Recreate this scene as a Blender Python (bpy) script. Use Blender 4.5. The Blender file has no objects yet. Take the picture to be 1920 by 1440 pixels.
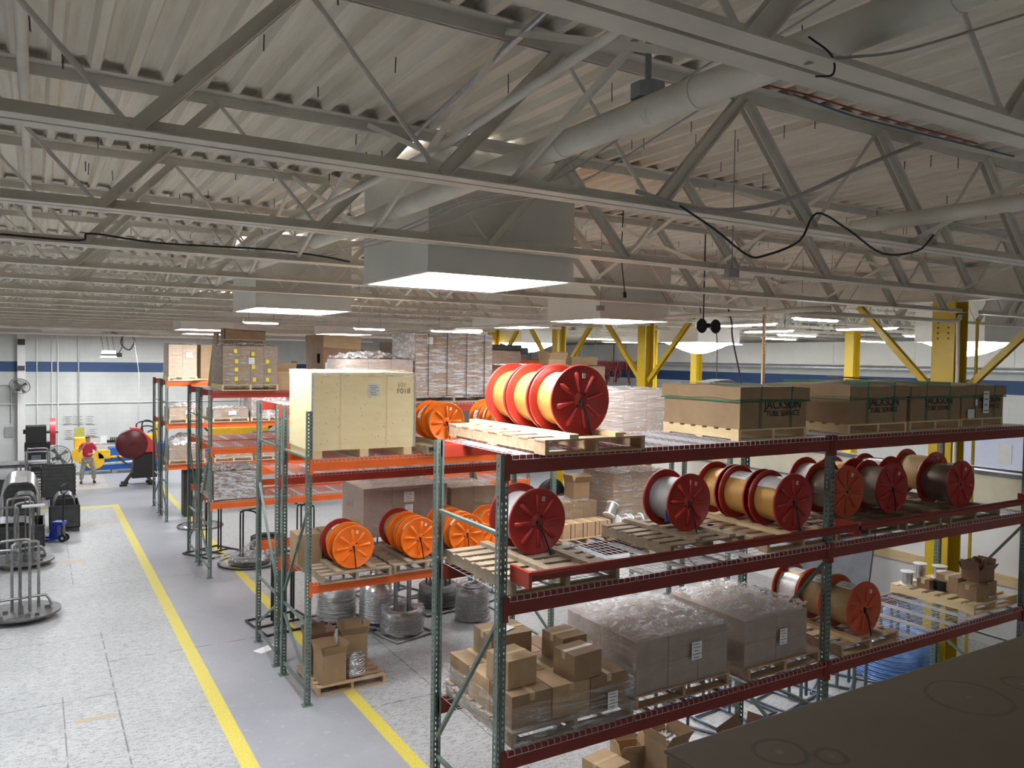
import bpy, math, random
from mathutils import Vector, Matrix, noise
R = math.radians
PI = math.pi
SC = bpy.context.scene
COL = SC.collection

# ------------------------------------------------------------------ camera
cam_d = bpy.data.cameras.new('camera')
cam = bpy.data.objects.new('camera', cam_d)
COL.objects.link(cam)
cam_d.sensor_width = 36
cam_d.lens = 1484.25 / 1920 * 36
cam_d.clip_start = 0.05
cam_d.clip_end = 200
def cam_matrix(yaw, pitch, roll, loc):
    cy, sy, cp, sp = math.cos(yaw), math.sin(yaw), math.cos(pitch), math.sin(pitch)
    f = Vector((sy*cp, cy*cp, sp))
    rt = Vector((cy, -sy, 0))
    up = rt.cross(f)
    c, s = math.cos(roll), math.sin(roll)
    r2 = c*rt + s*up
    u2 = -s*rt + c*up
    m = Matrix.Identity(4)
    for i in range(3):
        m[i][0], m[i][1], m[i][2], m[i][3] = r2[i], u2[i], -f[i], loc[i]
    return m
cam.matrix_world = cam_matrix(R(31.0613), R(-1.8572), R(0.8964), (0, 0, 4.85))
SC.camera = cam

# ------------------------------------------------------------------ world, exposure
w = bpy.data.worlds.new('world')
SC.world = w
w.use_nodes = True
w.node_tree.nodes['Background'].inputs[0].default_value = (0.8, 0.85, 1, 1)
w.node_tree.nodes['Background'].inputs[1].default_value = 0.3
SC.view_settings.view_transform = 'Standard'
SC.view_settings.look = 'None'
SC.view_settings.exposure = 0.25
SC.view_settings.gamma = 1
SC.view_settings.use_curve_mapping = False
PANEL_L = 37.0      # radiance of the skylight diffusers
TUBE_L = 55.0       # radiance of the fluorescent tubes

# ------------------------------------------------------------------ materials
class NT:
    """tiny node helper"""
    def __init__(s, name):
        s.m = bpy.data.materials.new(name)
        s.m.use_nodes = True
        s.t = s.m.node_tree
        s.b = s.t.nodes['Principled BSDF']
        s.out = s.t.nodes['Material Output']
    def n(s, t, **kw):
        nd = s.t.nodes.new(t)
        for k, v in kw.items():
            setattr(nd, k, v)
        return nd
    def link(s, a, b):
        s.t.links.new(a, b)
    def setin(s, sock, v):
        if isinstance(v, bpy.types.NodeSocket):
            s.link(v, sock)
        elif isinstance(v, (tuple, list)):
            sock.default_value = tuple(v) + ((1,) if len(v) == 3 and sock.type == 'RGBA' else ())
        else:
            sock.default_value = v
    def math(s, op, a, b=0.0, c=0.0, clamp=False):
        nd = s.n('ShaderNodeMath', operation=op, use_clamp=clamp)
        s.setin(nd.inputs[0], a); s.setin(nd.inputs[1], b); s.setin(nd.inputs[2], c)
        return nd.outputs[0]
    def mix(s, fac, a, b, blend='MIX'):
        nd = s.n('ShaderNodeMix', data_type='RGBA', blend_type=blend)
        s.setin(nd.inputs[0], fac); s.setin(nd.inputs[6], a); s.setin(nd.inputs[7], b)
        return nd.outputs[2]
    def coords(s, scale=(1, 1, 1), kind='Object'):
        tc = s.n('ShaderNodeTexCoord')
        mp = s.n('ShaderNodeMapping')
        mp.inputs['Scale'].default_value = scale
        s.link(tc.outputs[kind], mp.inputs['Vector'])
        return mp.outputs[0]
    def noise(s, vec, scale, detail=3, rough=0.5):
        nd = s.n('ShaderNodeTexNoise')
        nd.inputs['Scale'].default_value = scale
        nd.inputs['Detail'].default_value = detail
        nd.inputs['Roughness'].default_value = rough
        s.link(vec, nd.inputs['Vector'])
        return nd.outputs['Fac']
    def ramp(s, fac, stops):
        nd = s.n('ShaderNodeValToRGB')
        e = nd.color_ramp.elements
        e[0].position, e[0].color = stops[0][0], tuple(stops[0][1]) + (1,)
        e[1].position, e[1].color = stops[-1][0], tuple(stops[-1][1]) + (1,)
        for p, c in stops[1:-1]:
            x = e.new(p); x.color = tuple(c) + (1,)
        s.link(fac, nd.inputs[0])
        return nd.outputs[0]
    def smooth(s, v, a, b):
        nd = s.n('ShaderNodeMapRange', interpolation_type='SMOOTHSTEP')
        s.setin(nd.inputs[0], v)
        nd.inputs[1].default_value = a; nd.inputs[2].default_value = b
        return nd.outputs[0]
    def bump(s, h, strength=0.3, dist=0.01):
        nd = s.n('ShaderNodeBump')
        nd.inputs['Strength'].default_value = strength
        nd.inputs['Distance'].default_value = dist
        s.link(h, nd.inputs['Height'])
        s.link(nd.outputs[0], s.b.inputs['Normal'])

def nmat(name, base, rough=0.6, metal=0.0, var=0.15, scale=4.0, stretch=(1, 1, 1), base2=None, bump=0.0, bscale=40.0,
         dirt=None, dirt_amt=0.35, dscale=9.0, spec=None):
    k = NT(name)
    v = k.coords(stretch)
    f = k.noise(v, scale, 4, 0.6)
    b2 = base2 or tuple(min(1, c*(1+var)) for c in base)
    b1 = tuple(c*(1-var) for c in base) if base2 is None else base
    col = k.ramp(f, [(0.3, b1), (0.7, b2)])
    if dirt:
        d = k.noise(k.coords(stretch), dscale, 6, 0.7)
        m = k.smooth(d, 1-dirt_amt-0.1, 1-dirt_amt+0.15)
        col = k.mix(m, col, dirt)
    k.link(col, k.b.inputs['Base Color'])
    k.b.inputs['Roughness'].default_value = rough
    k.b.inputs['Metallic'].default_value = metal
    if spec is not None:
        k.b.inputs['Specular IOR Level'].default_value = spec
    if bump:
        k.bump(k.noise(k.coords(stretch), bscale, 3), bump)
    return k.m

def emat(name, col, strength):
    k = NT(name)
    k.b.inputs['Base Color'].default_value = (0.9, 0.9, 0.9, 1)
    k.b.inputs['Emission Color'].default_value = tuple(col) + (1,)
    k.b.inputs['Emission Strength'].default_value = strength
    return k.m

def film_mat(name, opacity, tint=(0.85, 0.85, 0.88), bscale=22.0, stretch=(1, 1, 3), lo=0.42, hi=0.68, rough=0.10):
    """clear film: mostly see-through, glossy pale streaks painted in as highlights"""
    k = NT(name)
    v = k.coords(stretch)
    h = k.noise(v, bscale, 5, 0.65)
    bp = k.n('ShaderNodeBump'); bp.inputs['Strength'].default_value = 1.0; bp.inputs['Distance'].default_value = 0.03
    k.link(h, bp.inputs['Height'])
    g = k.b
    g.inputs['Base Color'].default_value = tuple(tint) + (1,)
    g.inputs['Roughness'].default_value = rough
    g.inputs['IOR'].default_value = 1.6
    k.link(bp.outputs[0], g.inputs['Normal'])
    tr = k.n('ShaderNodeBsdfTransparent')
    gl = k.n('ShaderNodeBsdfGlossy'); gl.inputs['Roughness'].default_value = rough+0.05
    k.link(bp.outputs[0], gl.inputs['Normal'])
    m1 = k.n('ShaderNodeMixShader'); m1.inputs[0].default_value = 0.08+0.22*max(0, opacity-0.5)
    k.link(tr.outputs[0], m1.inputs[1]); k.link(gl.outputs[0], m1.inputs[2])
    mx = k.n('ShaderNodeMixShader')
    fac = k.smooth(k.noise(k.coords(stretch), bscale*0.8, 5, 0.75), lo, hi)
    k.link(k.math('MULTIPLY', fac, opacity), mx.inputs[0])
    k.link(m1.outputs[0], mx.inputs[1]); k.link(g.outputs[0], mx.inputs[2])
    k.link(mx.outputs[0], k.out.inputs['Surface'])
    return k.m

M = {}
M['steel_white'] = nmat('painted_joist_steel', (0.72, 0.69, 0.62), 0.55, 0, 0.12, 3, dirt=(0.26, 0.20, 0.14), dirt_amt=0.28, dscale=5)
M['steel_light'] = nmat('painted_flange_steel', (0.76, 0.73, 0.67), 0.5, 0, 0.1, 3, dirt=(0.30, 0.24, 0.17), dirt_amt=0.22, dscale=5)
M['pipe_white'] = nmat('painted_pipe', (0.72, 0.69, 0.62), 0.45, 0, 0.12, 3, dirt=(0.33, 0.26, 0.18), dirt_amt=0.3, dscale=6)
M['galv'] = nmat('galvanised_steel', (0.55, 0.56, 0.58), 0.35, 0.7, 0.15, 14)
M['wire'] = nmat('zinc_plated_wire', (0.62, 0.62, 0.64), 0.35, 0.35, 0.1, 10)
M['shaft'] = nmat('skylight_shaft_paint', (0.74, 0.735, 0.70), 0.5, 0, 0.06, 1.5)
M['orange'] = nmat('orange_beam_paint', (0.72, 0.125, 0.018), 0.42, 0, 0.10, 3, dirt=(0.42, 0.07, 0.02), dirt_amt=0.2)
M['redbeam'] = nmat('red_orange_beam_paint', (0.36, 0.035, 0.018), 0.42, 0, 0.12, 3, dirt=(0.26, 0.03, 0.02), dirt_amt=0.25)
M['darkred'] = nmat('dark_red_beam_paint', (0.19, 0.017, 0.010), 0.45, 0, 0.1, 3)
M['green'] = nmat('green_upright_paint', (0.125, 0.175, 0.158), 0.42, 0.1, 0.15, 6, dirt=(0.25, 0.30, 0.28), dirt_amt=0.22, dscale=14)
M['card'] = nmat('corrugated_cardboard', (0.31, 0.205, 0.115), 0.75, 0, 0.10, 5, bump=0.08, bscale=60)
M['card_light'] = nmat('light_cardboard', (0.46, 0.315, 0.18), 0.75, 0, 0.10, 5)
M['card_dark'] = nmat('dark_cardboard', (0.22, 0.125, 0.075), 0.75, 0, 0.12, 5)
M['card_lilac'] = nmat('film_covered_cardboard', (0.36, 0.275, 0.225), 0.5, 0, 0.10, 6)
M['card_blk'] = nmat('shaded_cardboard', (0.10, 0.07, 0.05), 0.8, 0, 0.1, 5)  # cardboard colour darkened to stand for shade
M['card_edge'] = nmat('flattened_cardboard_edges', (0.26, 0.15, 0.09), 0.85, 0, 0.1, 30, stretch=(0.6, 0.6, 9), base2=(0.50, 0.32, 0.19))
M['tape'] = nmat('packing_tape', (0.60, 0.47, 0.27), 0.25, 0, 0.08, 5)
M['wood'] = nmat('pallet_wood', (0.38, 0.25, 0.15), 0.75, 0, 0.2, 3, stretch=(1, 6, 6), base2=(0.54, 0.38, 0.25), dirt=(0.24, 0.17, 0.11), dirt_amt=0.22)
M['wood_old'] = nmat('weathered_pallet_wood', (0.24, 0.18, 0.12), 0.8, 0, 0.2, 3, stretch=(1, 6, 6), base2=(0.36, 0.285, 0.20), dirt=(0.15, 0.11, 0.08), dirt_amt=0.25)
M['wood_new'] = nmat('fresh_pallet_wood', (0.66, 0.50, 0.27), 0.7, 0, 0.1, 3, stretch=(6, 1, 6), base2=(0.76, 0.60, 0.36))
M['ply'] = nmat('plywood', (0.72, 0.60, 0.33), 0.65, 0, 0.06, 2, stretch=(1, 1, 4), base2=(0.78, 0.67, 0.41), dirt=(0.50, 0.37, 0.17), dirt_amt=0.17, dscale=16)
M['reel_red'] = nmat('red_plastic', (0.37, 0.026, 0.022), 0.38, 0, 0.10, 4)
M['reel_orange'] = nmat('orange_plastic', (0.85, 0.17, 0.008), 0.38, 0, 0.06, 4)
M['reel_rust'] = nmat('orange_red_plastic', (0.50, 0.075, 0.025), 0.4, 0, 0.1, 4)
M['wind_gold'] = nmat('copper_wire_winding', (0.45, 0.235, 0.055), 0.35, 0.25, 0.2, 20, stretch=(0.5, 14, 0.5), base2=(0.60, 0.34, 0.10), bump=0.2, bscale=50)
M['wind_olive'] = nmat('brown_paper_winding', (0.34, 0.22, 0.09), 0.55, 0, 0.1, 8, base2=(0.44, 0.30, 0.13))
M['wind_silver'] = nmat('bright_wire_winding', (0.15, 0.148, 0.145), 0.4, 0.4, 0.2, 20, stretch=(0.5, 18, 0.5), base2=(0.34, 0.335, 0.33), bump=0.25, bscale=60)
M['wind_dark'] = nmat('dark_wire_winding', (0.20, 0.16, 0.13), 0.4, 0.4, 0.2, 20, stretch=(0.5, 18, 0.5), base2=(0.34, 0.28, 0.23))
M['wind_paper'] = nmat('printed_paper_wrap', (0.46, 0.40, 0.33), 0.5, 0, 0.1, 9, base2=(0.58, 0.51, 0.43), dirt=(0.16, 0.13, 0.11), dirt_amt=0.22, dscale=22)
M['wind_white'] = nmat('pale_wrapped_winding', (0.60, 0.59, 0.60), 0.25, 0.1, 0.1, 12, base2=(0.80, 0.79, 0.80), bump=0.5, bscale=25)
M['black'] = nmat('black_rubber', (0.015, 0.015, 0.016), 0.5, 0, 0.2, 5)
M['darksteel'] = nmat('dark_bare_steel', (0.10, 0.10, 0.105), 0.42, 0.7, 0.25, 8, base2=(0.20, 0.20, 0.20))
M['tubesteel'] = nmat('bent_tube_steel', (0.22, 0.22, 0.23), 0.32, 0.8, 0.2, 8, base2=(0.36, 0.36, 0.37))
M['bright'] = nmat('polished_tube_steel', (0.62, 0.63, 0.65), 0.25, 0.85, 0.12, 8)
M['bluegrey'] = nmat('blue_grey_tube_steel', (0.13, 0.16, 0.21), 0.35, 0.5, 0.2, 8)
M['darkbox'] = nmat('dark_painted_crate', (0.055, 0.058, 0.058), 0.5, 0.3, 0.2, 6)
M['white'] = nmat('white_label_paper', (0.80, 0.80, 0.80), 0.6, 0, 0.05, 6)
M['greylabel'] = nmat('grey_label_paper', (0.55, 0.56, 0.55), 0.6, 0, 0.05, 6)
M['ink'] = nmat('black_ink', (0.02, 0.025, 0.025), 0.7, 0, 0.1, 6)
M['greenstrap'] = nmat('green_strapping', (0.03, 0.16, 0.08), 0.4, 0, 0.1, 6)
M['yellow'] = nmat('yellow_column_paint', (0.56, 0.39, 0.020), 0.32, 0, 0.07, 3, bump=0.15, bscale=30, dirt=(0.50, 0.34, 0.03), dirt_amt=0.2)
M['yellow_mach'] = nmat('yellow_machine_paint', (0.80, 0.48, 0.03), 0.4, 0, 0.1, 4)
M['blue_mach'] = nmat('blue_machine_paint', (0.02, 0.13, 0.50), 0.4, 0, 0.1, 4)
M['blue_dark'] = nmat('blue_pallet_jack_paint', (0.02, 0.05, 0.35), 0.4, 0, 0.1, 4)
M['blue_coil'] = nmat('blue_tube_coil', (0.10, 0.24, 0.60), 0.3, 0.2, 0.2, 20, stretch=(0.6, 0.6, 16), base2=(0.28, 0.46, 0.82))
M['blue_tag'] = nmat('blue_card_tag', (0.06, 0.20, 0.62), 0.5, 0, 0.1, 6)
M['maroon'] = nmat('maroon_guard_paint', (0.10, 0.010, 0.014), 0.4, 0, 0.1, 6)
M['red_guard'] = nmat('red_guard_paint', (0.60, 0.05, 0.06), 0.4, 0, 0.1, 6)
M['yellow_tag'] = nmat('yellow_sticker', (0.80, 0.70, 0.04), 0.5, 0, 0.05, 6)
M['olive_board'] = nmat('olive_board', (0.42, 0.40, 0.08), 0.6, 0, 0.1, 6)
def stained_top():
    k = NT('worn_brown_top')
    tc = k.n('ShaderNodeTexCoord'); sp = k.n('ShaderNodeSeparateXYZ'); k.link(tc.outputs['Object'], sp.inputs[0])
    v = k.coords(); n = k.noise(v, 9, 4, 0.6)
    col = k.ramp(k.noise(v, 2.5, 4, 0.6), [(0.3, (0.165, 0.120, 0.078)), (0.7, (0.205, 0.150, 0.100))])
    for (cx, cy, r0) in ((0.135, 1.645, 0.034), (0.56, 1.615, 0.065), (0.19, 1.60, 0.02), (0.70, 1.60, 0.03)):
        dx = k.math('SUBTRACT', sp.outputs[0], cx); dy = k.math('SUBTRACT', sp.outputs[1], cy)
        d = k.math('SQRT', k.math('ADD', k.math('MULTIPLY', dx, dx), k.math('MULTIPLY', dy, dy)))
        d = k.math('ADD', d, k.math('MULTIPLY', k.math('SUBTRACT', n, 0.5), 0.03))
        ring = k.math('MULTIPLY', k.smooth(d, r0-0.006, r0), k.math('SUBTRACT', 1.0, k.smooth(d, r0, r0+0.007)))
        col = k.mix(k.math('MULTIPLY', ring, 0.55), col, (0.060, 0.044, 0.030))
        dot = k.math('SUBTRACT', 1.0, k.smooth(d, 0.002, 0.006))
        col = k.mix(k.math('MULTIPLY', dot, 0.5), col, (0.30, 0.26, 0.21))
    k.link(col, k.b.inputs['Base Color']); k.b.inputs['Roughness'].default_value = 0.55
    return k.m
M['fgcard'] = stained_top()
M['skin'] = nmat('skin', (0.62, 0.36, 0.27), 0.5, 0, 0.05, 6)
M['shirt'] = nmat('red_shirt_cloth', (0.55, 0.03, 0.07), 0.8, 0, 0.1, 6)
M['pants'] = nmat('grey_camouflage_cloth', (0.22, 0.22, 0.20), 0.85, 0, 0.2, 16, base2=(0.48, 0.48, 0.44))
M['shoe'] = nmat('black_shoe_leather', (0.03, 0.03, 0.035), 0.5, 0, 0.1, 6)
M['hair'] = nmat('brown_hair', (0.12, 0.07, 0.04), 0.7, 0, 0.2, 20)
M['partition'] = nmat('white_panel_paint', (0.84, 0.84, 0.84), 0.5, 0, 0.05, 1.2)
M['tan'] = nmat('tan_band_paint', (0.60, 0.57, 0.46), 0.6, 0, 0.1, 2)
M['greypanel'] = nmat('grey_sheet_panel', (0.13, 0.14, 0.16), 0.4, 0, 0.25, 3)
M['door'] = nmat('pale_blue_door_paint', (0.52, 0.55, 0.70), 0.5, 0, 0.04, 2)
M['duct'] = nmat('white_duct', (0.70, 0.70, 0.68), 0.45, 0, 0.04, 1)
M['grey_plastic'] = nmat('grey_electrical_box', (0.30, 0.31, 0.32), 0.5, 0, 0.1, 6)
M['greycable'] = nmat('grey_cable_jacket', (0.42, 0.40, 0.37), 0.5, 0, 0.1, 6)
M['redcable'] = nmat('red_cable_jacket', (0.35, 0.03, 0.03), 0.5, 0, 0.1, 6)
M['panel'] = emat('skylight_diffuser', (0.97, 0.985, 1.0), PANEL_L)
M['tube'] = emat('fluorescent_tube', (1.0, 0.99, 0.96), TUBE_L)
M['film'] = film_mat('stretch_wrap_film', 0.55, bscale=5, stretch=(0.9, 0.9, 8))
M['film_thick'] = film_mat('thick_stretch_wrap_film', 0.75, bscale=9, stretch=(1, 1.7, 1), lo=0.40, hi=0.62)
M['film_silver'] = film_mat('heavily_highlighted_film', 0.88, tint=(0.62, 0.62, 0.64), bscale=9, stretch=(1, 1, 3.5), lo=0.36, hi=0.60)
M['film_side'] = film_mat('tight_stretch_wrap_film', 0.30, bscale=4, stretch=(0.8, 0.8, 9), lo=0.45, hi=0.75)
M['film_streaky'] = film_mat('streaky_stretch_wrap_film', 0.75, tint=(0.7, 0.7, 0.74), bscale=5, stretch=(0.8, 1.2, 7), lo=0.42, hi=0.60)
M['film_cloud'] = film_mat('crumpled_clear_sheet', 0.5, bscale=10, stretch=(1, 1, 1))

def floor_material():
    k = NT('painted_concrete_floor')
    tc = k.n('ShaderNodeTexCoord')
    sp = k.n('ShaderNodeSeparateXYZ'); k.link(tc.outputs['Object'], sp.inputs[0])
    X, Y = sp.outputs[0], sp.outputs[1]
    v = k.coords()
    def band(c, a, b, soft=0.012):
        return k.math('MULTIPLY', k.smooth(c, a-soft, a+soft), k.math('SUBTRACT', 1.0, k.smooth(c, b-soft, b+soft)))
    n1 = k.noise(v, 0.7, 4, 0.6)
    n2 = k.noise(v, 7, 8, 0.75)
    n3 = k.noise(k.coords((1, 3.2, 1)), 9, 8, 0.8)
    n4 = k.noise(v, 38, 4, 0.7)
    white = k.ramp(n1, [(0.3, (0.365, 0.38, 0.395)), (0.7, (0.46, 0.47, 0.48))])
    white = k.mix(k.smooth(n2, 0.50, 0.70), white, (0.32, 0.33, 0.34))
    scr = k.math('MULTIPLY', k.smooth(n3, 0.495, 0.545), k.smooth(n4, 0.42, 0.55))
    white = k.mix(k.math('MULTIPLY', scr, 0.85), white, (0.15, 0.15, 0.15))
    grey = k.ramp(n1, [(0.3, (0.265, 0.275, 0.305)), (0.7, (0.32, 0.33, 0.36))])
    grey = k.mix(k.math('MULTIPLY', k.smooth(n2, 0.55, 0.72), 0.6), grey, (0.50, 0.51, 0.53))
    grey = k.mix(k.math('MULTIPLY', k.smooth(n3, 0.60, 0.66), 0.5), grey, (0.17, 0.17, 0.18))
    # the lane between the two yellow lines and the cross aisle are painted grey
    lane = band(X, 2.25, 3.80)
    cross = k.math('MULTIPLY', k.smooth(Y, 28.0, 28.05), k.math('SUBTRACT', 1.0, k.smooth(Y, 31.6, 31.7)))
    lane = k.math('MAXIMUM', lane, k.math('MULTIPLY', cross, k.math('SUBTRACT', 1.0, k.smooth(X, 3.8, 3.85))))
    col = k.mix(lane, white, grey)
    # expansion joints
    def joint(c, at, wd, other, a, b):
        return k.math('MULTIPLY', band(c, at-wd, at+wd, 0.006), band(other, a, b))
    js = [joint(X, 0.955, 0.010, Y, 5, 15.2), joint(Y, 13.73, 0.014, X, 0.95, 12), joint(X, 0.31, 0.008, Y, 5, 12.6),
          joint(Y, 12.4, 0.010, X, -6, 0.96), joint(Y, 20.8, 0.007, X, -1, 0.95), joint(Y, 25.0, 0.008, X, 0.6, 12),
          joint(X, 0.66, 0.008, Y, 18.5, 24.8), joint(Y, 18.4, 0.008, X, 0, 12), joint(Y, 15.1, 0.008, X, -6, 0.95),
          joint(X, 5.0, 0.010, Y, 5, 15), joint(X, 7.5, 0.010, Y, 5, 15), joint(Y, 10.2, 0.012, X, 3.9, 14)]
    j = js[0]
    for q in js[1:]:
        j = k.math('MAXIMUM', j, q)
    wob = k.smooth(k.noise(v, 5, 4), 0.36, 0.52)
    col = k.mix(k.math('MULTIPLY', k.math('MULTIPLY', j, wob), 0.85), col, (0.10, 0.10, 0.10))
    # worn tan tape marks
    tp = [k.math('MULTIPLY', band(X, 0.42, 0.92), band(Y, 11.6, 11.72)),
          k.math('MULTIPLY', band(X, 0.43, 0.95), band(Y, 20.6, 20.9)),
          k.math('MULTIPLY', band(X, 0.55, 2.25), band(Y, 24.9, 25.1))]
    t = k.math('MAXIMUM', tp[0], k.math('MAXIMUM', tp[1], tp[2]))
    col = k.mix(k.math('MULTIPLY', t, 0.8), col, (0.42, 0.33, 0.20))
    # yellow lines
    y1 = k.math('MULTIPLY', band(X, 2.055, 2.245), k.math('SUBTRACT', 1.0, k.smooth(Y, 27.9, 27.95)))
    y2 = k.math('MULTIPLY', band(X, -3, 2.245), band(Y, 27.6, 27.95))
    y3 = k.math('MULTIPLY', band(X, -3, 3.0), band(Y, 31.55, 31.75))
    y4 = k.math('MULTIPLY', band(X, 3.79, 3.965), k.math('SUBTRACT', 1.0, k.smooth(Y, 31, 31.1)))
    ye = k.math('MAXIMUM', k.math('MAXIMUM', y1, y2), k.math('MAXIMUM', k.math('MULTIPLY', y3, 0.5), y4))
    worn = k.math('SUBTRACT', 1.0, k.math('MULTIPLY', k.smooth(n2, 0.58, 0.72), 0.45))
    ycol = k.mix(k.smooth(n4, 0.3, 0.7), (0.52, 0.43, 0.06), (0.68, 0.59, 0.12))
    col = k.mix(k.math('MULTIPLY', ye, worn), col, ycol)
    k.link(col, k.b.inputs['Base Color'])
    r = k.math('MULTIPLY_ADD', n2, 0.35, 0.22)
    k.link(r, k.b.inputs['Roughness'])
    k.bump(n3, 0.12, 0.004)
    return k.m
M['floor'] = floor_material()

def wall_material():
    k = NT('painted_block_wall')
    tc = k.n('ShaderNodeTexCoord')
    sp = k.n('ShaderNodeSeparateXYZ'); k.link(tc.outputs['Object'], sp.inputs[0])
    geo = k.n('ShaderNodeCombineXYZ')
    k.link(k.math('ADD', sp.outputs[0], sp.outputs[1]), geo.inputs[0]); k.link(sp.outputs[2], geo.inputs[1])
    br = k.n('ShaderNodeTexBrick')
    k.link(geo.outputs[0], br.inputs['Vector'])
    br.inputs['Scale'].default_value = 1
    br.inputs['Brick Width'].default_value = 0.4; br.inputs['Row Height'].default_value = 0.2
    br.inputs['Mortar Size'].default_value = 0.006
    br.inputs['Color1'].default_value = (1, 1, 1, 1); br.inputs['Color2'].default_value = (0.97, 0.97, 0.97, 1)
    br.inputs['Mortar'].default_value = (0.90, 0.90, 0.90, 1)
    n = k.noise(k.coords((1, 1, 0.4)), 1.2, 5, 0.6)
    base = k.ramp(n, [(0.3, (0.50, 0.52, 0.51)), (0.7, (0.59, 0.61, 0.595))])
    z = sp.outputs[2]
    stripe = k.math('MULTIPLY', k.smooth(z, 3.98, 4.0), k.math('SUBTRACT', 1.0, k.smooth(z, 4.40, 4.42)))
    base = k.mix(stripe, base, (0.022, 0.062, 0.17))
    sp2 = k.smooth(k.noise(k.coords(), 9, 2), 0.72, 0.76)
    base = k.mix(k.math('MULTIPLY', sp2, 0.6), base, (0.2, 0.2, 0.2))
    k.link(k.mix(1.0, base, br.outputs[0], 'MULTIPLY'), k.b.inputs['Base Color'])
    k.b.inputs['Roughness'].default_value = 0.55
    return k.m
M['wall'] = wall_material()

def deck_material():
    k = NT('painted_roof_deck')
    n = k.noise(k.coords((7, 0.35, 1)), 2.0, 6, 0.7)
    base = k.ramp(n, [(0.30, (0.64, 0.56, 0.45)), (0.5, (0.79, 0.74, 0.65)), (0.72, (0.87, 0.84, 0.78))])
    n2 = k.noise(k.coords((1, 0.6, 1)), 1.1, 4, 0.6)
    base = k.mix(k.math('MULTIPLY', k.smooth(n2, 0.5, 0.75), 0.35), base, (0.66, 0.54, 0.40))
    k.link(base, k.b.inputs['Base Color'])
    k.b.inputs['Roughness'].default_value = 0.6
    return k.m
M['deck'] = deck_material()

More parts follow.
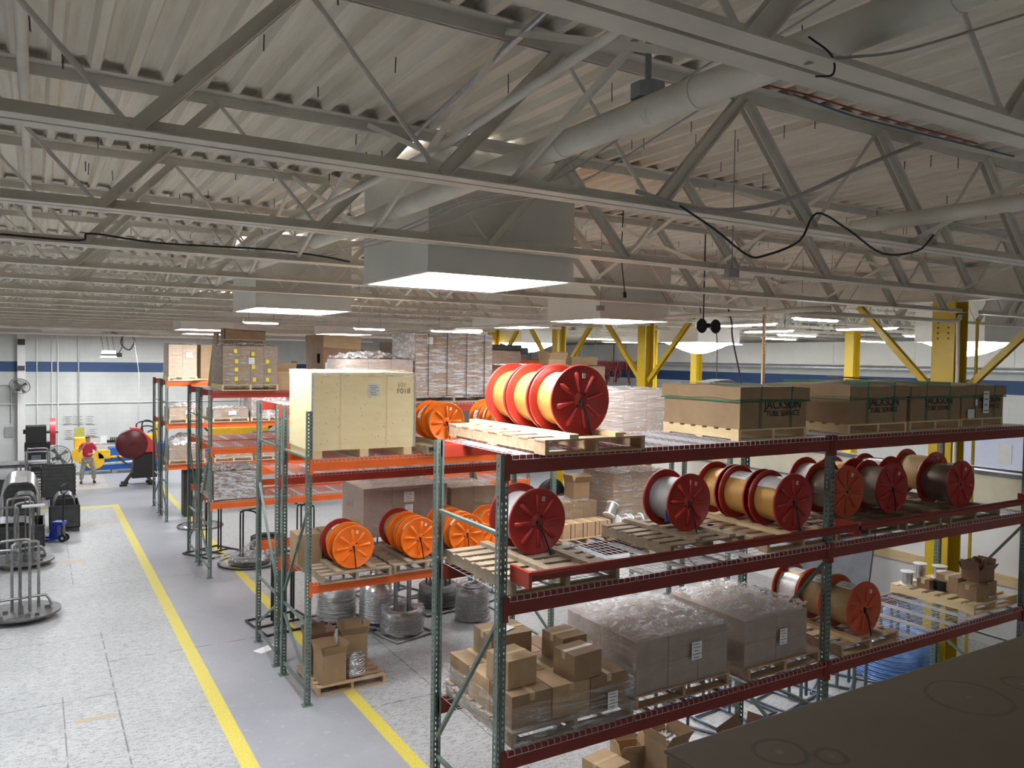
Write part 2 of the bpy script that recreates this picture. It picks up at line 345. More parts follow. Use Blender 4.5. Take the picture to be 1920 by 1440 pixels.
# ------------------------------------------------------------------ mesh helpers
class MB:
    def __init__(s):
        s.v, s.f, s.m, s.s = [], [], [], []
    def add(s, vs, fs, m=0, sm=False):
        o = len(s.v)
        s.v += [tuple(p) for p in vs]
        for f in fs:
            s.f.append(tuple(i+o for i in f)); s.m.append(m); s.s.append(sm)
    def box(s, x0, y0, z0, x1, y1, z1, m=0):
        vs = [(x0,y0,z0),(x1,y0,z0),(x1,y1,z0),(x0,y1,z0),(x0,y0,z1),(x1,y0,z1),(x1,y1,z1),(x0,y1,z1)]
        s.add(vs, [(0,3,2,1),(4,5,6,7),(0,1,5,4),(1,2,6,5),(2,3,7,6),(3,0,4,7)], m)
        return s
    def obox(s, c, sz, rot=None, m=0):
        c = Vector(c); h = [q/2 for q in sz]
        vs = []
        for z in (-1, 1):
            for (x, y) in ((-1,-1),(1,-1),(1,1),(-1,1)):
                p = Vector((x*h[0], y*h[1], z*h[2]))
                if rot is not None: p = rot @ p
                vs.append(c+p)
        s.add(vs, [(0,3,2,1),(4,5,6,7),(0,1,5,4),(1,2,6,5),(2,3,7,6),(3,0,4,7)], m)
        return s
    def bar(s, p, q, w, h, up=(0,0,1), m=0):
        p, q = Vector(p), Vector(q); d = q-p
        L = d.length; d.normalize(); u = Vector(up)
        x = d.cross(u)
        if x.length < 1e-4: x = d.cross(Vector((1,0,0)))
        x.normalize(); u = x.cross(d).normalized()
        rot = Matrix((x, d, u)).transposed()
        return s.obox((p+q)/2, (w, L, h), rot, m)
    def tube(s, pts, r, n=8, m=0, closed=False, caps=True):
        pts = [Vector(p) for p in pts]; N = len(pts)
        rr = r if isinstance(r, (list, tuple)) else [r]*N
        rings = []; nrm = None
        for i, p in enumerate(pts):
            if closed: t = pts[(i+1) % N]-pts[i-1]
            elif i == 0: t = pts[1]-p
            elif i == N-1: t = p-pts[i-1]
            else: t = (pts[i+1]-p).normalized()+(p-pts[i-1]).normalized()
            if t.length < 1e-9: t = Vector((0,0,1))
            t.normalize()
            if nrm is None:
                a = Vector((0,0,1)) if abs(t.z) < 0.9 else Vector((1,0,0))
                nrm = (a-t*a.dot(t)).normalized()
            else:
                nrm = nrm-t*nrm.dot(t)
                nrm = nrm.normalized() if nrm.length > 1e-6 else Vector((1,0,0))
            b = t.cross(nrm)
            rings.append([p+rr[i]*(math.cos(2*PI*k/n)*nrm+math.sin(2*PI*k/n)*b) for k in range(n)])
        vs = [v for g in rings for v in g]; fs = []
        for i in range(N if closed else N-1):
            j = (i+1) % N
            for k in range(n):
                fs.append((i*n+k, i*n+(k+1) % n, j*n+(k+1) % n, j*n+k))
        s.add(vs, fs, m, True)
        if caps and not closed:
            s.add(rings[0], [tuple(reversed(range(n)))], m); s.add(rings[-1], [tuple(range(n))], m)
        return s
    def lathe(s, prof, c, axis='z', n=32, m=0, sm=True, a0=0, a1=2*PI):
        """prof: list of (r, h)"""
        c = Vector(c); vs = []; full = abs(a1-a0-2*PI) < 1e-6
        K = n if full else n+1
        for (r, h) in prof:
            for k in range(K):
                a = a0+(a1-a0)*k/n
                ca, sa = r*math.cos(a), r*math.sin(a)
                p = {'z': (ca, sa, h), 'y': (ca, h, sa), 'x': (h, ca, sa)}[axis]
                vs.append(c+Vector(p))
        fs = []
        for i in range(len(prof)-1):
            for k in range(n):
                k2 = (k+1) % K
                fs.append((i*K+k, i*K+k2, (i+1)*K+k2, (i+1)*K+k))
        s.add(vs, fs, m, sm)
        return s
    def mesh(s, name, mats):
        me = bpy.data.meshes.new(name)
        me.from_pydata(s.v, [], s.f)
        mats = mats if isinstance(mats, (list, tuple)) else [mats]
        for q in mats: me.materials.append(q)
        me.polygons.foreach_set('material_index', s.m)
        me.polygons.foreach_set('use_smooth', s.s)
        me.update()
        return me
    def build(s, name, mats, parent=None, bevel=0):
        o = bpy.data.objects.new(name, s.mesh(name, mats)); COL.objects.link(o)
        if parent: o.parent = parent
        if bevel:
            b = o.modifiers.new('bevel', 'BEVEL'); b.width = bevel; b.segments = 2; b.limit_method = 'ANGLE'
        return o

def put(name, me, parent=None, loc=(0,0,0), rz=0.0):
    o = bpy.data.objects.new(name, me); COL.objects.link(o)
    o.location = loc; o.rotation_euler = (0,0,rz)
    if parent: o.parent = parent
    return o
def tag(o, label, cat, group=None, kind=None):
    o['label'] = label; o['category'] = cat
    if group: o['group'] = group
    if kind: o['kind'] = kind
    return o
def thing(name, label, cat, loc=(0,0,0), rz=0.0, group=None):
    o = bpy.data.objects.new(name, None); COL.objects.link(o)
    o.empty_display_size = 0.1
    o.location = loc; o.rotation_euler = (0,0,rz)
    return tag(o, label, cat, group)
def struct(o):
    o['kind'] = 'structure'; return o
def copy_tree(o, parent=None):
    c = o.copy(); COL.objects.link(c)
    if parent: c.parent = parent
    for ch in list(o.children): copy_tree(ch, c)
    return c
def bez(pts, n=6):
    """Catmull-Rom through the points"""
    P = [Vector(p) for p in pts]; P = [P[0]*2-P[1]]+P+[P[-1]*2-P[-2]]
    out = []
    for i in range(1, len(P)-2):
        a, b, c, d = P[i-1], P[i], P[i+1], P[i+2]
        for k in range(n):
            t = k/n
            out.append(0.5*((2*b)+(c-a)*t+(2*a-5*b+4*c-d)*t*t+(3*b-a-3*c+d)*t**3))
    out.append(P[-2])
    return out
def text_mesh(body, size, mat, depth=0.0008, off=0.02):
    cu = bpy.data.curves.new('lettering', 'FONT')
    cu.body = body; cu.size = size; cu.align_x = 'CENTER'; cu.align_y = 'CENTER'; cu.extrude = depth; cu.offset = size*off
    o = bpy.data.objects.new('lettering', cu); COL.objects.link(o)
    bpy.context.view_layer.update()
    me = bpy.data.meshes.new_from_object(o.evaluated_get(bpy.context.evaluated_depsgraph_get()))
    bpy.data.objects.remove(o); bpy.data.curves.remove(cu)
    me.materials.clear(); me.materials.append(mat)
    return me

# ------------------------------------------------------------------ setting
XL, XR, YN, YF = -6.0, 25.0, -9.0, 38.0
ZD = 6.44
m = MB(); m.box(XL, YN, -0.2, XR, YF, 0); struct(m.build('floor', M['floor']))
m = MB(); m.box(XL-0.2, YF, 0, XR+0.2, YF+0.2, 6.7)
wf = struct(m.build('wall_far', M['wall']))
m = MB(); m.box(XR, YN, 0, XR+0.2, YF, 6.7); struct(m.build('wall_right', M['wall']))
m = MB(); m.box(XL-0.2, YN, 0, XL, YF, 6.7); struct(m.build('wall_left', M['wall']))
m = MB(); m.box(XL-0.2, YN-0.2, 0, XR+0.2, YN, 6.7); struct(m.build('wall_near', M['wall']))
# corrugated roof deck, ribs run along Y
m = MB()
P = 0.19; n = int((XR-XL)/P)+1
prof = []
for i in range(n):
    x = XL+i*P
    prof += [(x, ZD), (x+0.045, ZD), (x+0.067, ZD+0.052), (x+0.168, ZD+0.052)]
vs = []
ys = [YN+(YF-YN)*j/4 for j in range(5)]
for y in ys:
    vs += [(x, y, z) for x, z in prof]
K = len(prof)
fs = [(j*K+i, (j+1)*K+i, (j+1)*K+i+1, j*K+i+1) for j in range(4) for i in range(K-1)]
m.add(vs, fs)
deck = struct(m.build('ceiling', M['deck']))
m = MB(); m.box(XL-0.2, YN-0.2, ZD+0.06, XR+0.2, YF+0.2, ZD+0.2)
o = struct(m.build('roof_slab', M['deck'], deck))
# roofing screws that poke through the deck
random.seed(5)
m = MB()
for i in range(260):
    x = random.uniform(-1.5, 11); y = random.uniform(1.0, 12)
    a = random.uniform(-0.25, 0.25)
    m.tube([(x, y, ZD+0.03), (x+a*0.03, y+a*0.02, ZD-0.05-random.random()*0.03)], 0.004, 4)
o = m.build('roofing_screw', M['darksteel'], deck); o['kind'] = 'stuff'

# ---- open-web roof joists, spaced 1.834 m, spanning between the girder lines
ZC, ZT = 5.67, 6.38
def chord_mesh(x0, x1, zb, up):
    """two angles back to back: legs vertical with a gap, flanges outwards"""
    m = MB(); t = 0.006; g = 0.010; L = 0.064; F = 0.080
    for s in (-1, 1):
        ya, yb = sorted((s*g, s*(g+t)))
        zf = zb if up else zb+L-t
        m.box(x0, ya, zb, x1, yb, zb+L)
        ya, yb = sorted((s*(g+t), s*(g+F)))
        m.box(x0, ya, zf, x1, yb, zf+t)
    return m
bot_me = chord_mesh(-5.3, 12.4, ZC, True).mesh('bottom_chord', M['steel_white'])
top_me = chord_mesh(-5.5, 12.6, ZT, False).mesh('top_chord', M['steel_white'])
bot2_me = chord_mesh(12.9, 24.8, ZC, True).mesh('bottom_chord', M['steel_white'])
top2_me = chord_mesh(12.6, 25.0, ZT, False).mesh('top_chord', M['steel_white'])
def angle_mesh(dx, dz, wd):
    m = MB()
    d = Vector((dx, 0, dz)).normalized(); nx = Vector((-d.z, 0, d.x))
    for s in (-1, 1):
        m.bar(nx*wd/2*0+Vector((0, s*0.020, 0)), Vector((dx, s*0.020, dz)), 0.005, wd, up=nx)
    for s in (-1, 1):
        e = nx*(wd/2-0.003)*-1
        m.bar(Vector((0, s*0.036, 0))+e, Vector((dx, s*0.036, dz))+e, 0.034, 0.005, up=nx)
    return m
HW = 0.645; DZ = ZT-ZC
ang_up = angle_mesh(HW, DZ-0.01, 0.058).mesh('web_angle', M['steel_white'])
ang_dn = angle_mesh(-HW, DZ-0.01, 0.058).mesh('web_angle', M['steel_white'])
mm = MB(); mm.tube([(0,0,0), (HW,0,DZ)], 0.0125, 8); rod_up = mm.mesh('web_rod', M['steel_light'])
mm = MB(); mm.tube([(0,0,0), (-HW,0,DZ)], 0.0125, 8); rod_dn = mm.mesh('web_rod', M['steel_light'])
joist_names = {-1: 'nearest the camera', 0: 'second from the camera', 1: 'third from the camera', 2: 'fourth from the camera', 3: 'fifth from the camera, just past the big skylight shaft'}
def joist(y, label, group=None):
    t = thing('roof_joist', label, 'roof joist', (0, y, 0), 0, group)
    put('bottom_chord', bot_me, t); put('top_chord', top_me, t)
    k = 0
    for i in range(-4, 3):           # left of midspan: angle up to the right, rod up to the left of each node
        x = 0.32+1.29*i
        put('web_angle', ang_up, t, (x, 0, ZC+0.02)); put('web_rod', rod_dn, t, (x, 0, ZC+0.02))
    for i in range(3, 10):
        x = 0.32+1.29*i
        if x > 12.2: break
        put('web_angle', ang_dn, t, (x, 0, ZC+0.02)); put('web_rod', rod_up, t, (x, 0, ZC+0.02))
    return t
def joist2(y, label, group):
    t = thing('roof_joist', label, 'roof joist', (0, y, 0), 0, group)
    put('bottom_chord', bot2_me, t); put('top_chord', top2_me, t)
    for i in range(9):
        x = 13.6+1.29*i
        if i < 5: put('web_angle', ang_up, t, (x, 0, ZC+0.02)); put('web_rod', rod_dn, t, (x, 0, ZC+0.02))
        else: put('web_angle', ang_dn, t, (x, 0, ZC+0.02)); put('web_rod', rod_up, t, (x, 0, ZC+0.02))
    return t
JY = [1.508+1.834*k for k in range(20)]
first = True
for k, y in enumerate(JY):
    if y > YF-0.3: break
    if k < 5:
        joist(y, 'painted open-web steel roof joist, ' + joist_names[k-1])
    else:
        joist(y, 'painted open-web steel roof joist, one of the far ones in the receding row', 'far roof joists')
    if y > 4:
        joist2(y, 'open-web roof joist running on beyond the yellow columns', 'roof joists beyond the yellow columns')
# ---- girder over the yellow columns
m = MB(); gx = 12.6
m.box(gx-0.1, YN, 6.35, gx+0.1, YF, 6.378); m.box(gx-0.1, YN, 5.87, gx+0.1, YF, 5.895); m.box(gx-0.006, YN, 5.895, gx+0.006, YF, 6.35)
tag(m.build('roof_girder', M['steel_white']), 'long steel girder resting on the yellow columns', 'girder')
# ---- cross bridging between neighbouring joists
for X in (1.93, 5.17, 9.0):
    for k in range(0, 12):
        y0, y1 = JY[k], JY[k+1]
        if X == 1.93 and k in (0, 1, 2):
            lab = 'crossed bridging bars beside the big roof pipe, %s joist bay' % ('first', 'second', 'third')[k]; grp = None
        else:
            lab = 'crossed bridging bars between two roof joists, one of the repeated sets'; grp = 'joist bridging sets'
        t = thing('joist_bridging', lab, 'bridging', (X, y0, 0), 0, grp)
        for a, b, ox in ((ZC+0.03, ZT+0.03, 0), (ZT+0.03, ZC+0.03, 0.035)):
            m = MB(); m.bar((ox, 0.03, a), (ox, y1-y0-0.03, b), 0.032, 0.006, up=(1, 0, 0)) ; m.bar((ox+0.014, 0.03, a), (ox+0.014, y1-y0-0.03, b), 0.006, 0.032, up=(1, 0, 0))
            m.build('bridging_bar', M['steel_light'], t)
# ---- skylight shafts with glowing diffusers
def shaft(x, y, sx, sy, label, zb=5.48, group=None, dome=False):
    t = thing('skylight_shaft', label, 'skylight', (x, y, 0), 0, group)
    m = MB(); th = 0.012
    m.box(0, 0, zb, sx, th, ZD); m.box(0, sy-th, zb, sx, sy, ZD); m.box(0, th, zb, th, sy-th, ZD); m.box(sx-th, th, zb, sx, sy-th, ZD)
    m.build('shaft', M['shaft'], t)
    m = MB()
    for (a, b, c, d) in ((-0.008, -0.008, sx+0.008, 0.03), (-0.008, sy-0.03, sx+0.008, sy+0.008), (-0.008, 0.03, 0.03, sy-0.03), (sx-0.03, 0.03, sx+0.008, sy-0.03)):
        m.box(a, b, zb-0.006, c, d, zb+0.02)
    m.build('frame_lip', M['shaft'], t)
    m = MB()
    if dome:
        N = 10; vs = []; fs = []
        for i in range(N+1):
            for j in range(N+1):
                u, v = i/N, j/N
                z = zb-0.30*math.sin(PI*u)**0.8*math.sin(PI*v)**0.8
                vs.append((0.03+(sx-0.06)*u, 0.03+(sy-0.06)*v, z))
        for i in range(N):
            for j in range(N):
                a = i*(N+1)+j; fs.append((a, a+1, a+N+2, a+N+1))
        m.add(vs, fs, 0, True)
    else:
        m.box(0.03, 0.03, zb+0.0, sx-0.03, sy-0.03, zb+0.012)
    m.build('diffuser', M['panel'], t)
    return t
shaft(2.46, 5.30, 1.30, 1.32, 'largest white skylight shaft with glowing diffuser above the first rack')
shaft(2.51, 10.80, 1.32, 1.40, 'white skylight shaft over the orange rack, second along the aisle')
shaft(6.88, 9.02, 1.32, 1.35, 'white skylight shaft above the red reels, right of the largest one', 5.44)
shaft(3.20, 21.80, 1.30, 1.32, 'skylight shaft above the farther racks, third along the aisle')
shaft(7.05, 21.70, 1.30, 1.32, 'skylight shaft partly behind the dark brown cartons', 5.47)
shaft(0.22, 33.6, 1.9, 1.3, 'low white skylight near the far wall above the steel wall fan')
shaft(3.9, 33.6, 1.9, 1.3, 'skylight near the far wall behind the hanging heater')
shaft(4.2, 27.4, 1.3, 1.3, 'small skylight between the third aisle skylight and far wall', 5.5)
shaft(14.6, 15.0, 1.5, 1.5, 'domed skylight behind the yellow column braces, middle of the far bay', 5.35, dome=True)
shaft(12.9, 20.9, 1.5, 1.5, 'domed skylight left of the far yellow column, above the red reels', 5.35, dome=True)
shaft(16.6, 8.9, 1.5, 1.5, 'domed skylight at the right edge behind the big yellow column', 5.35, dome=True)
shaft(-2.4, 14.5, 1.3, 1.3, 'skylight over the open floor left of the aisle', group='skylights over the open floor left')
shaft(-2.4, 9.0, 1.3, 1.3, 'skylight over the open floor left of the aisle', group='skylights over the open floor left')
shaft(-2.4, 25.5, 1.3, 1.3, 'skylight over the open floor left of the aisle', group='skylights over the open floor left')
shaft(-3.0, -5.5, 1.3, 1.3, 'unseen fill skylight added behind the viewpoint', 5.6, group='fill skylights added behind the viewpoint')  # added out of view as fill for faces turned to the camera
shaft(6.8, -5.0, 1.3, 1.3, 'unseen fill skylight added behind the viewpoint', 5.6, group='fill skylights added behind the viewpoint')
shaft(18.0, 22.0, 1.5, 1.5, 'skylight over the far right bay, hidden above the stacked cartons', 5.5)
shaft(8.5, 14.6, 1.3, 1.3, 'skylight above the aisle behind the orange rack', 5.55)
# ---- fluorescent fixtures
def fixture(x, y, z, L, ry, label, group=None):
    t = thing('fluorescent_light', label, 'light fixture', (x, y, z), ry, group)
    m = MB(); m.box(-L/2, -0.06, 0, L/2, 0.06, 0.05); m.box(-L/2, -0.10, -0.01, L/2, -0.06, 0.03); m.box(-L/2, 0.06, -0.01, L/2, 0.10, 0.03); m.build('housing', M['pipe_white'], t)
    for s in (-1, 1):
        m = MB(); m.tube([(-L/2+0.03, s*0.035, -0.02), (L/2-0.03, s*0.035, -0.02)], 0.016, 8); m.build('tube', M['tube'], t)
    m = MB()
    for s in (-1, 1): m.tube([(s*L*0.35, 0, 0.05), (s*L*0.35, 0, ZD+0.05-z)], 0.004, 4)
    m.build('hanger', M['darksteel'], t)
fixture(10.1, 7.9, 5.52, 0.95, 0, 'fluorescent light hanging above the strapped brown boxes')
fixture(17.8, 10.6, 5.5, 2.4, 0, 'fluorescent light right of the big yellow column')
for (x, y) in ((15.2, 12.4), (17.2, 14.6), (20.5, 14.0), (19.0, 18.5), (15.0, 19.5), (21.5, 20.5)):
    fixture(x, y, 5.5, 1.25, 0, 'fluorescent light in the far right bay, one of several alike', 'fluorescent lights in the far right bay')
for (x, y) in ((13.3, 9.3), (13.3, 11.6), (10.8, 9.9)):  # extra fixtures added to brighten the partition
    fixture(x, y, 5.52, 1.25, PI/2, 'added fluorescent fill light over the aisle left of the white partition', 'added fluorescent fill lights left of the partition')
fixture(8.2, 16.1, 5.45, 1.25, 0, 'fluorescent light above the tall wrapped pallet')
fixture(3.9, 16.3, 5.5, 0.7, 0, 'small fluorescent light between the second and third aisle skylights')
fixture(6.2, 16.3, 5.45, 0.7, 0, 'small fluorescent light above the dark brown cartons')

# ---- yellow columns with knee braces
def column(x, y, wd, dp, label, brace=True, holes=False, name='yellow_column'):
    t = thing(name, label, 'column', (x, y, 0))
    m = MB(); h = 5.868; f = 0.022
    m.box(-dp/2, -wd/2, 0, -dp/2+f, wd/2, h); m.box(dp/2-f, -wd/2, 0, dp/2, wd/2, h); m.box(-dp/2+f, -0.008, 0, dp/2-f, 0.008, h)
    m.build('shaft', M['yellow'], t)
    m = MB(); m.box(-dp/2-0.06, -wd/2-0.06, 0, dp/2+0.06, wd/2+0.06, 0.025); m.build('base_plate', M['yellow'], t)
    if holes:
        for s in (-1, 1):
            for i in range(4):
                mm = MB(); zz = 5.53-i*0.085
                mm.tube([(-dp/2-0.003, s*0.085, zz), (-dp/2+0.004, s*0.085, zz)], 0.016, 10); mm.build('bolt_hole', M['black'], t)
        m = MB(); m.box(-0.02, -wd/2-0.002, 5.30, 0.045, -wd/2+0.03, 5.65)
    if brace:
        for s in (-1, 1):
            mm = MB(); w2 = 0.045
            a = Vector((0, s*(wd/2), 4.36)); b = Vector((0, s*(wd/2+1.46), 5.86))
            mm.bar(a+Vector((-w2, 0, 0)), b+Vector((-w2, 0, 0)), 0.008, 0.10, up=(0, -s, 1)); mm.bar(a+Vector((0, 0, 0.045)), b+Vector((0, 0, 0.045)), 0.09, 0.008, up=(0, -s, 1))
            mm.bar(a+Vector((w2, 0, 0)), b+Vector((w2, 0, 0)), 0.008, 0.10, up=(0, -s, 1))
            mm.build('knee_brace', M['yellow'], t)
    return t
column(12.6, 7.3, 0.37, 0.37, 'largest yellow steel column with knee braces behind the strapped boxes', True, True)
column(12.6, 14.7, 0.28, 0.28, 'yellow column with knee braces right of the red reels, beside the horn speakers')
column(12.6, 18.4, 0.28, 0.28, 'yellow column with knee braces directly above the red reels')
column(12.6, 22.1, 0.28, 0.28, 'yellow column just right of the tall wrapped pallet')
column(19.6, 14.1, 0.28, 0.30, 'plain yellow column without braces left of the largest one', False)
column(15.6, 17.9, 0.20, 0.20, 'narrow yellow column close behind the braced column by the horn speakers', False)
column(19.8, 20.4, 0.28, 0.28, 'short looking yellow column against the blue wall stripe', False)
# conduit on the big column
def pipe(name, pts, r, mat, label, cat, group=None, n=10, smooth=0):
    m = MB(); m.tube(bez(pts, smooth) if smooth else pts, r, n)
    return tag(m.build(name, mat), label, cat, group)
pipe('column_conduit', [(12.75, 6.95, 0.1), (12.75, 6.95, 5.6)], 0.025, M['yellow'], 'thin yellow conduit standing beside the largest yellow column', 'conduit')
m = MB(); m.tube([(2.07, YN, 5.83), (2.07, 21, 5.83)], 0.060, 18)
for y in (1.2, 2.15, 3.0, 4.9, 6.8):
    m.tube([(2.07, y, 5.83), (2.07, y+0.025, 5.83)], 0.063, 18)
tag(m.build('insulated_pipe', M['pipe_white']), 'thick white insulated pipe running along the ceiling over the aisle', 'pipe')
pipe('ceiling_conduit', [(1.58, 0.2, 6.02), (1.58, 3.3, 5.80), (1.58, 14, 5.80)], 0.018, M['pipe_white'], 'thin painted conduit left of the thick insulated pipe', 'conduit')
pipe('insulated_pipe', [(5.15, YN, 5.85), (5.15, 3.74, 5.85)], 0.052, M['pipe_white'], 'white ceiling pipe ending in the right part of the roof', 'pipe')
pipe('ceiling_conduit', [(-0.05, 1.5, 6.31), (-0.05, 14, 6.31)], 0.028, M['pipe_white'], 'white conduit with dark tape marks at the far left of the ceiling', 'conduit')
pipe('unistrut_channel', [(1.86, 2.6, 6.355), (2.5, 7.0, 6.355)], 0.02, M['galv'], 'grey metal channel under the roof deck left of the insulated pipe', 'channel', n=4)
pipe('sprinkler_pipe', [(8.1, 22, 5.50), (8.1, 7.3, 5.50), (8.35, 6.95, 5.50), (11.9, 6.95, 5.52), (12.3, 7.0, 5.4), (12.36, 7.02, 3.0)], 0.03, M['pipe_white'], 'long white pipe passing under the joists to the largest yellow column', 'pipe', smooth=6)
pipe('sprinkler_pipe', [(-5, 25.4, 5.5), (12, 25.4, 5.5)], 0.05, M['pipe_white'], 'white pipe crossing under the joists in the distance, upper of two', 'pipe')
pipe('sprinkler_pipe', [(-5, 31.2, 5.45), (12, 31.2, 5.45)], 0.045, M['pipe_white'], 'white pipe crossing under the joists in the distance, nearer the far wall', 'pipe')
# cables
pipe('power_cable', [(2.96,3.2,5.68),(3.22,3.2,5.58),(3.48,3.2,5.46),(3.63,3.2,5.47),(3.92,3.2,5.58),(4.07,3.2,5.76),(4.37,3.2,5.69),(4.73,3.2,5.57),(5.11,3.2,5.62),(5.29,3.2,5.74)], 0.007, M['black'], 'black cable drooping in loops below the second joist', 'cable', smooth=5, n=6)
pipe('flexible_conduit', [(2.70,3.25,5.735),(3.1,3.25,5.69),(3.43,3.25,5.72),(3.88,3.25,5.83),(4.47,3.25,6.08),(5.27,3.25,6.40)], 0.013, M['greycable'], 'pale flexible conduit sagging across the second joist', 'conduit', smooth=5, n=8)
pipe('power_cable', [(-0.22,6.93,5.70),(0.29,6.93,5.70),(0.37,6.93,5.76),(0.86,6.93,5.73),(1.71,6.93,5.75),(2.17,6.93,5.73),(2.44,6.93,5.70)], 0.008, M['black'], 'black cable lying along the fourth joist left of the skylight shaft', 'cable', smooth=5, n=6)
pipe('power_cable', [(1.79,1.46,5.66),(1.91,1.46,5.70),(2.15,1.44,5.76),(2.42,1.42,5.86),(2.9,1.4,6.05)], 0.004, M['greycable'], 'grey cable tied to the nearest joist and rising to the right', 'cable', smooth=5, n=6)
pipe('power_cable', [(1.79,1.45,5.73),(1.86,1.43,5.69),(1.87,1.43,5.64),(1.80,1.43,5.62)], 0.003, M['black'], 'short black cable loop on the nearest joist', 'cable', smooth=5, n=6)
pipe('power_cable', [(1.83,1.62,5.655),(2.0,1.60,5.65),(2.3,1.60,5.645),(2.9,1.60,5.645)], 0.003, M['redcable'], 'red cable running under the nearest joist', 'cable', smooth=4, n=6)
pipe('power_cable', [(1.95,1.63,5.655),(2.2,1.63,5.64),(2.5,1.64,5.645),(3.2,1.63,5.65)], 0.0035, M['bluegrey'], 'blue grey cable running beside the red one under the nearest joist', 'cable', smooth=4, n=6)
m = MB(); m.tube(bez([(5.23,6.5,6.4),(5.22,6.5,5.93),(5.27,6.5,5.56)], 5), 0.006, 6); m.tube([(5.27,6.5,5.56),(5.275,6.5,5.50)], 0.018, 8)
tag(m.build('hanging_plug_cable', M['black']), 'black cable with a plug hanging in front of the skylight shaft on the right', 'cable')
for i, (x, z0, z1) in enumerate(((0.0, 5.93, 5.90), (0.06, 5.95, 5.92), (0.2, 5.90, 5.88))):
    y0, y1 = 1.6, 9.5
    pts = [(2.25+x, y0, 6.1), (2.28+x, 2.6, 5.98-0.02*i), (2.25+x, 3.5, 5.77), (2.22+x, 4.4, 5.80), (2.2+x, 5.2, 5.75), (2.2+x*0.5, 7.2, 5.76)]
    pipe('thin_cable', pts, 0.0045, M['greycable'], 'thin grey cable slung beside the insulated pipe, %s of three' % ('left', 'middle', 'right')[i], 'cable', smooth=6, n=5)
# junction boxes
def jbox(x, y, z, s, label, hang):
    t = thing('junction_box', label, 'junction box', (x, y, z))
    m = MB(); c = s*0.28
    pr = [(-s/2+c,-s/2),(s/2-c,-s/2),(s/2,-s/2+c),(s/2,s/2-c),(s/2-c,s/2),(-s/2+c,s/2),(-s/2,s/2-c),(-s/2,-s/2+c)]
    vs = [(a, b, -0.03) for a, b in pr]+[(a, b, 0.03) for a, b in pr]
    m.add(vs, [tuple(reversed(range(8))), tuple(range(8, 16))]+[(i, (i+1) % 8, 8+(i+1) % 8, 8+i) for i in range(8)])
    m.build('box', M['grey_plastic'], t)
    m = MB(); m.tube([(0, 0, 0.03), (0, 0, ZD+0.05-z)], hang, 8); m.build('hanger_conduit', M['grey_plastic'], t)
jbox(2.10, 2.47, 5.92, 0.13, 'grey octagonal electrical box hanging above the nearest joist', 0.013)
jbox(4.20, 4.0, 5.47, 0.10, 'grey electrical box hanging right of the skylight shaft', 0.004)
jbox(6.1, 8.0, 5.50, 0.10, 'small grey electrical box between the two near skylights', 0.004)
# horn speakers
t = thing('horn_speaker', 'pair of black horn loudspeakers hanging left of the domed skylight', 'loudspeaker', (7.05, 7.12, 5.28))
for s, nm in ((-1, 'horn'), (1, 'horn')):
    m = MB(); m.lathe([(0.012, 0.05), (0.03, 0.03), (0.085, -0.05), (0.088, -0.055), (0.07, -0.04), (0.02, -0.02), (0.0, -0.04)], (s*0.115, 0, 0), 'y', 20); m.build(nm, M['black'], t)
m = MB(); m.box(-0.1, 0.03, -0.01, 0.1, 0.05, 0.04); m.tube([(0, 0.04, 0.03), (0, 0.04, ZD-5.28)], 0.008, 8); m.build('bracket', M['black'], t)
m = MB(); m.box(-0.022, -0.002, 0, 0.022, 0.002, 1.77); m.box(-0.022, -0.002, 0, -0.018, 0.03, 1.77)
for i in range(34): m.box(-0.006, -0.004, 0.03+0.051*i, 0.006, -0.002, 0.045+0.051*i, 1)
o = m.build('slotted_strut', [M['card_light'], M['ink']]); o.location = (9.33, 8.2, 3.9); tag(o, 'slotted angle strut hanging from a joist behind the first strapped box', 'strut')
pipe('power_cable', [(9.25, 8.86, 5.67), (9.33, 8.86, 5.45), (9.36, 8.86, 5.2), (9.55, 8.86, 4.6), (9.6, 8.86, 4.3)], 0.014, M['black'], 'black cable hanging left of the slotted strut', 'cable', smooth=5, n=6)
pipe('power_cable', [(8.65, 8.86, 5.67), (8.7, 8.86, 5.40), (8.9, 8.86, 5.36), (9.02, 8.86, 5.2), (9.02, 8.86, 4.2)], 0.008, M['black'], 'thin black cable with a bend below the domed skylight', 'cable', smooth=5, n=6)
# duct along the right wall
m = MB(); m.box(24.0, 5, 4.80, 24.98, 37.9, 5.60)
for y in range(6, 38, 3): m.box(23.985, y, 4.79, 24.98, y+0.03, 5.61)
tag(m.build('air_duct', M['duct']), 'wide white duct running high along the right wall', 'duct')
pipe('wall_pipe', [(24.3, 5, 4.70), (24.3, 37.9, 4.70)], 0.06, M['galv'], 'grey pipe under the white duct on the right wall', 'pipe')
# hanging orange crane beam at the back
m = MB(); m.box(14, 29.9, 4.35, 24.0, 30.02, 4.75); m.box(14, 29.8, 4.75, 24.0, 30.12, 4.78); m.box(14, 29.8, 4.32, 24, 30.12, 4.35)
cb = tag(m.build('crane_beam', M['orange']), 'orange overhead crane beam in the distance behind the red reels', 'crane')
for x in (14.3, 19, 23.7):
    mm = MB(); mm.tube([(x, 29.96, 4.78), (x, 29.96, 5.67)], 0.03, 8); mm.build('hanger_rod', M['darksteel'], cb)
m = MB()
random.seed(3)
for i in range(26):
    y = random.uniform(-0.3, 0.3); x = random.uniform(-0.9, 0.9)
    m.tube(bez([(x, y, 0.5), (x+random.uniform(-.2,.2), y, random.uniform(-0.5, 0.2)), (x+random.uniform(-.3,.3), y+.05, 0.4)], 4), 0.03, 5)
m.box(-1.0, -0.2, 0.2, 1.0, 0.2, 0.5)
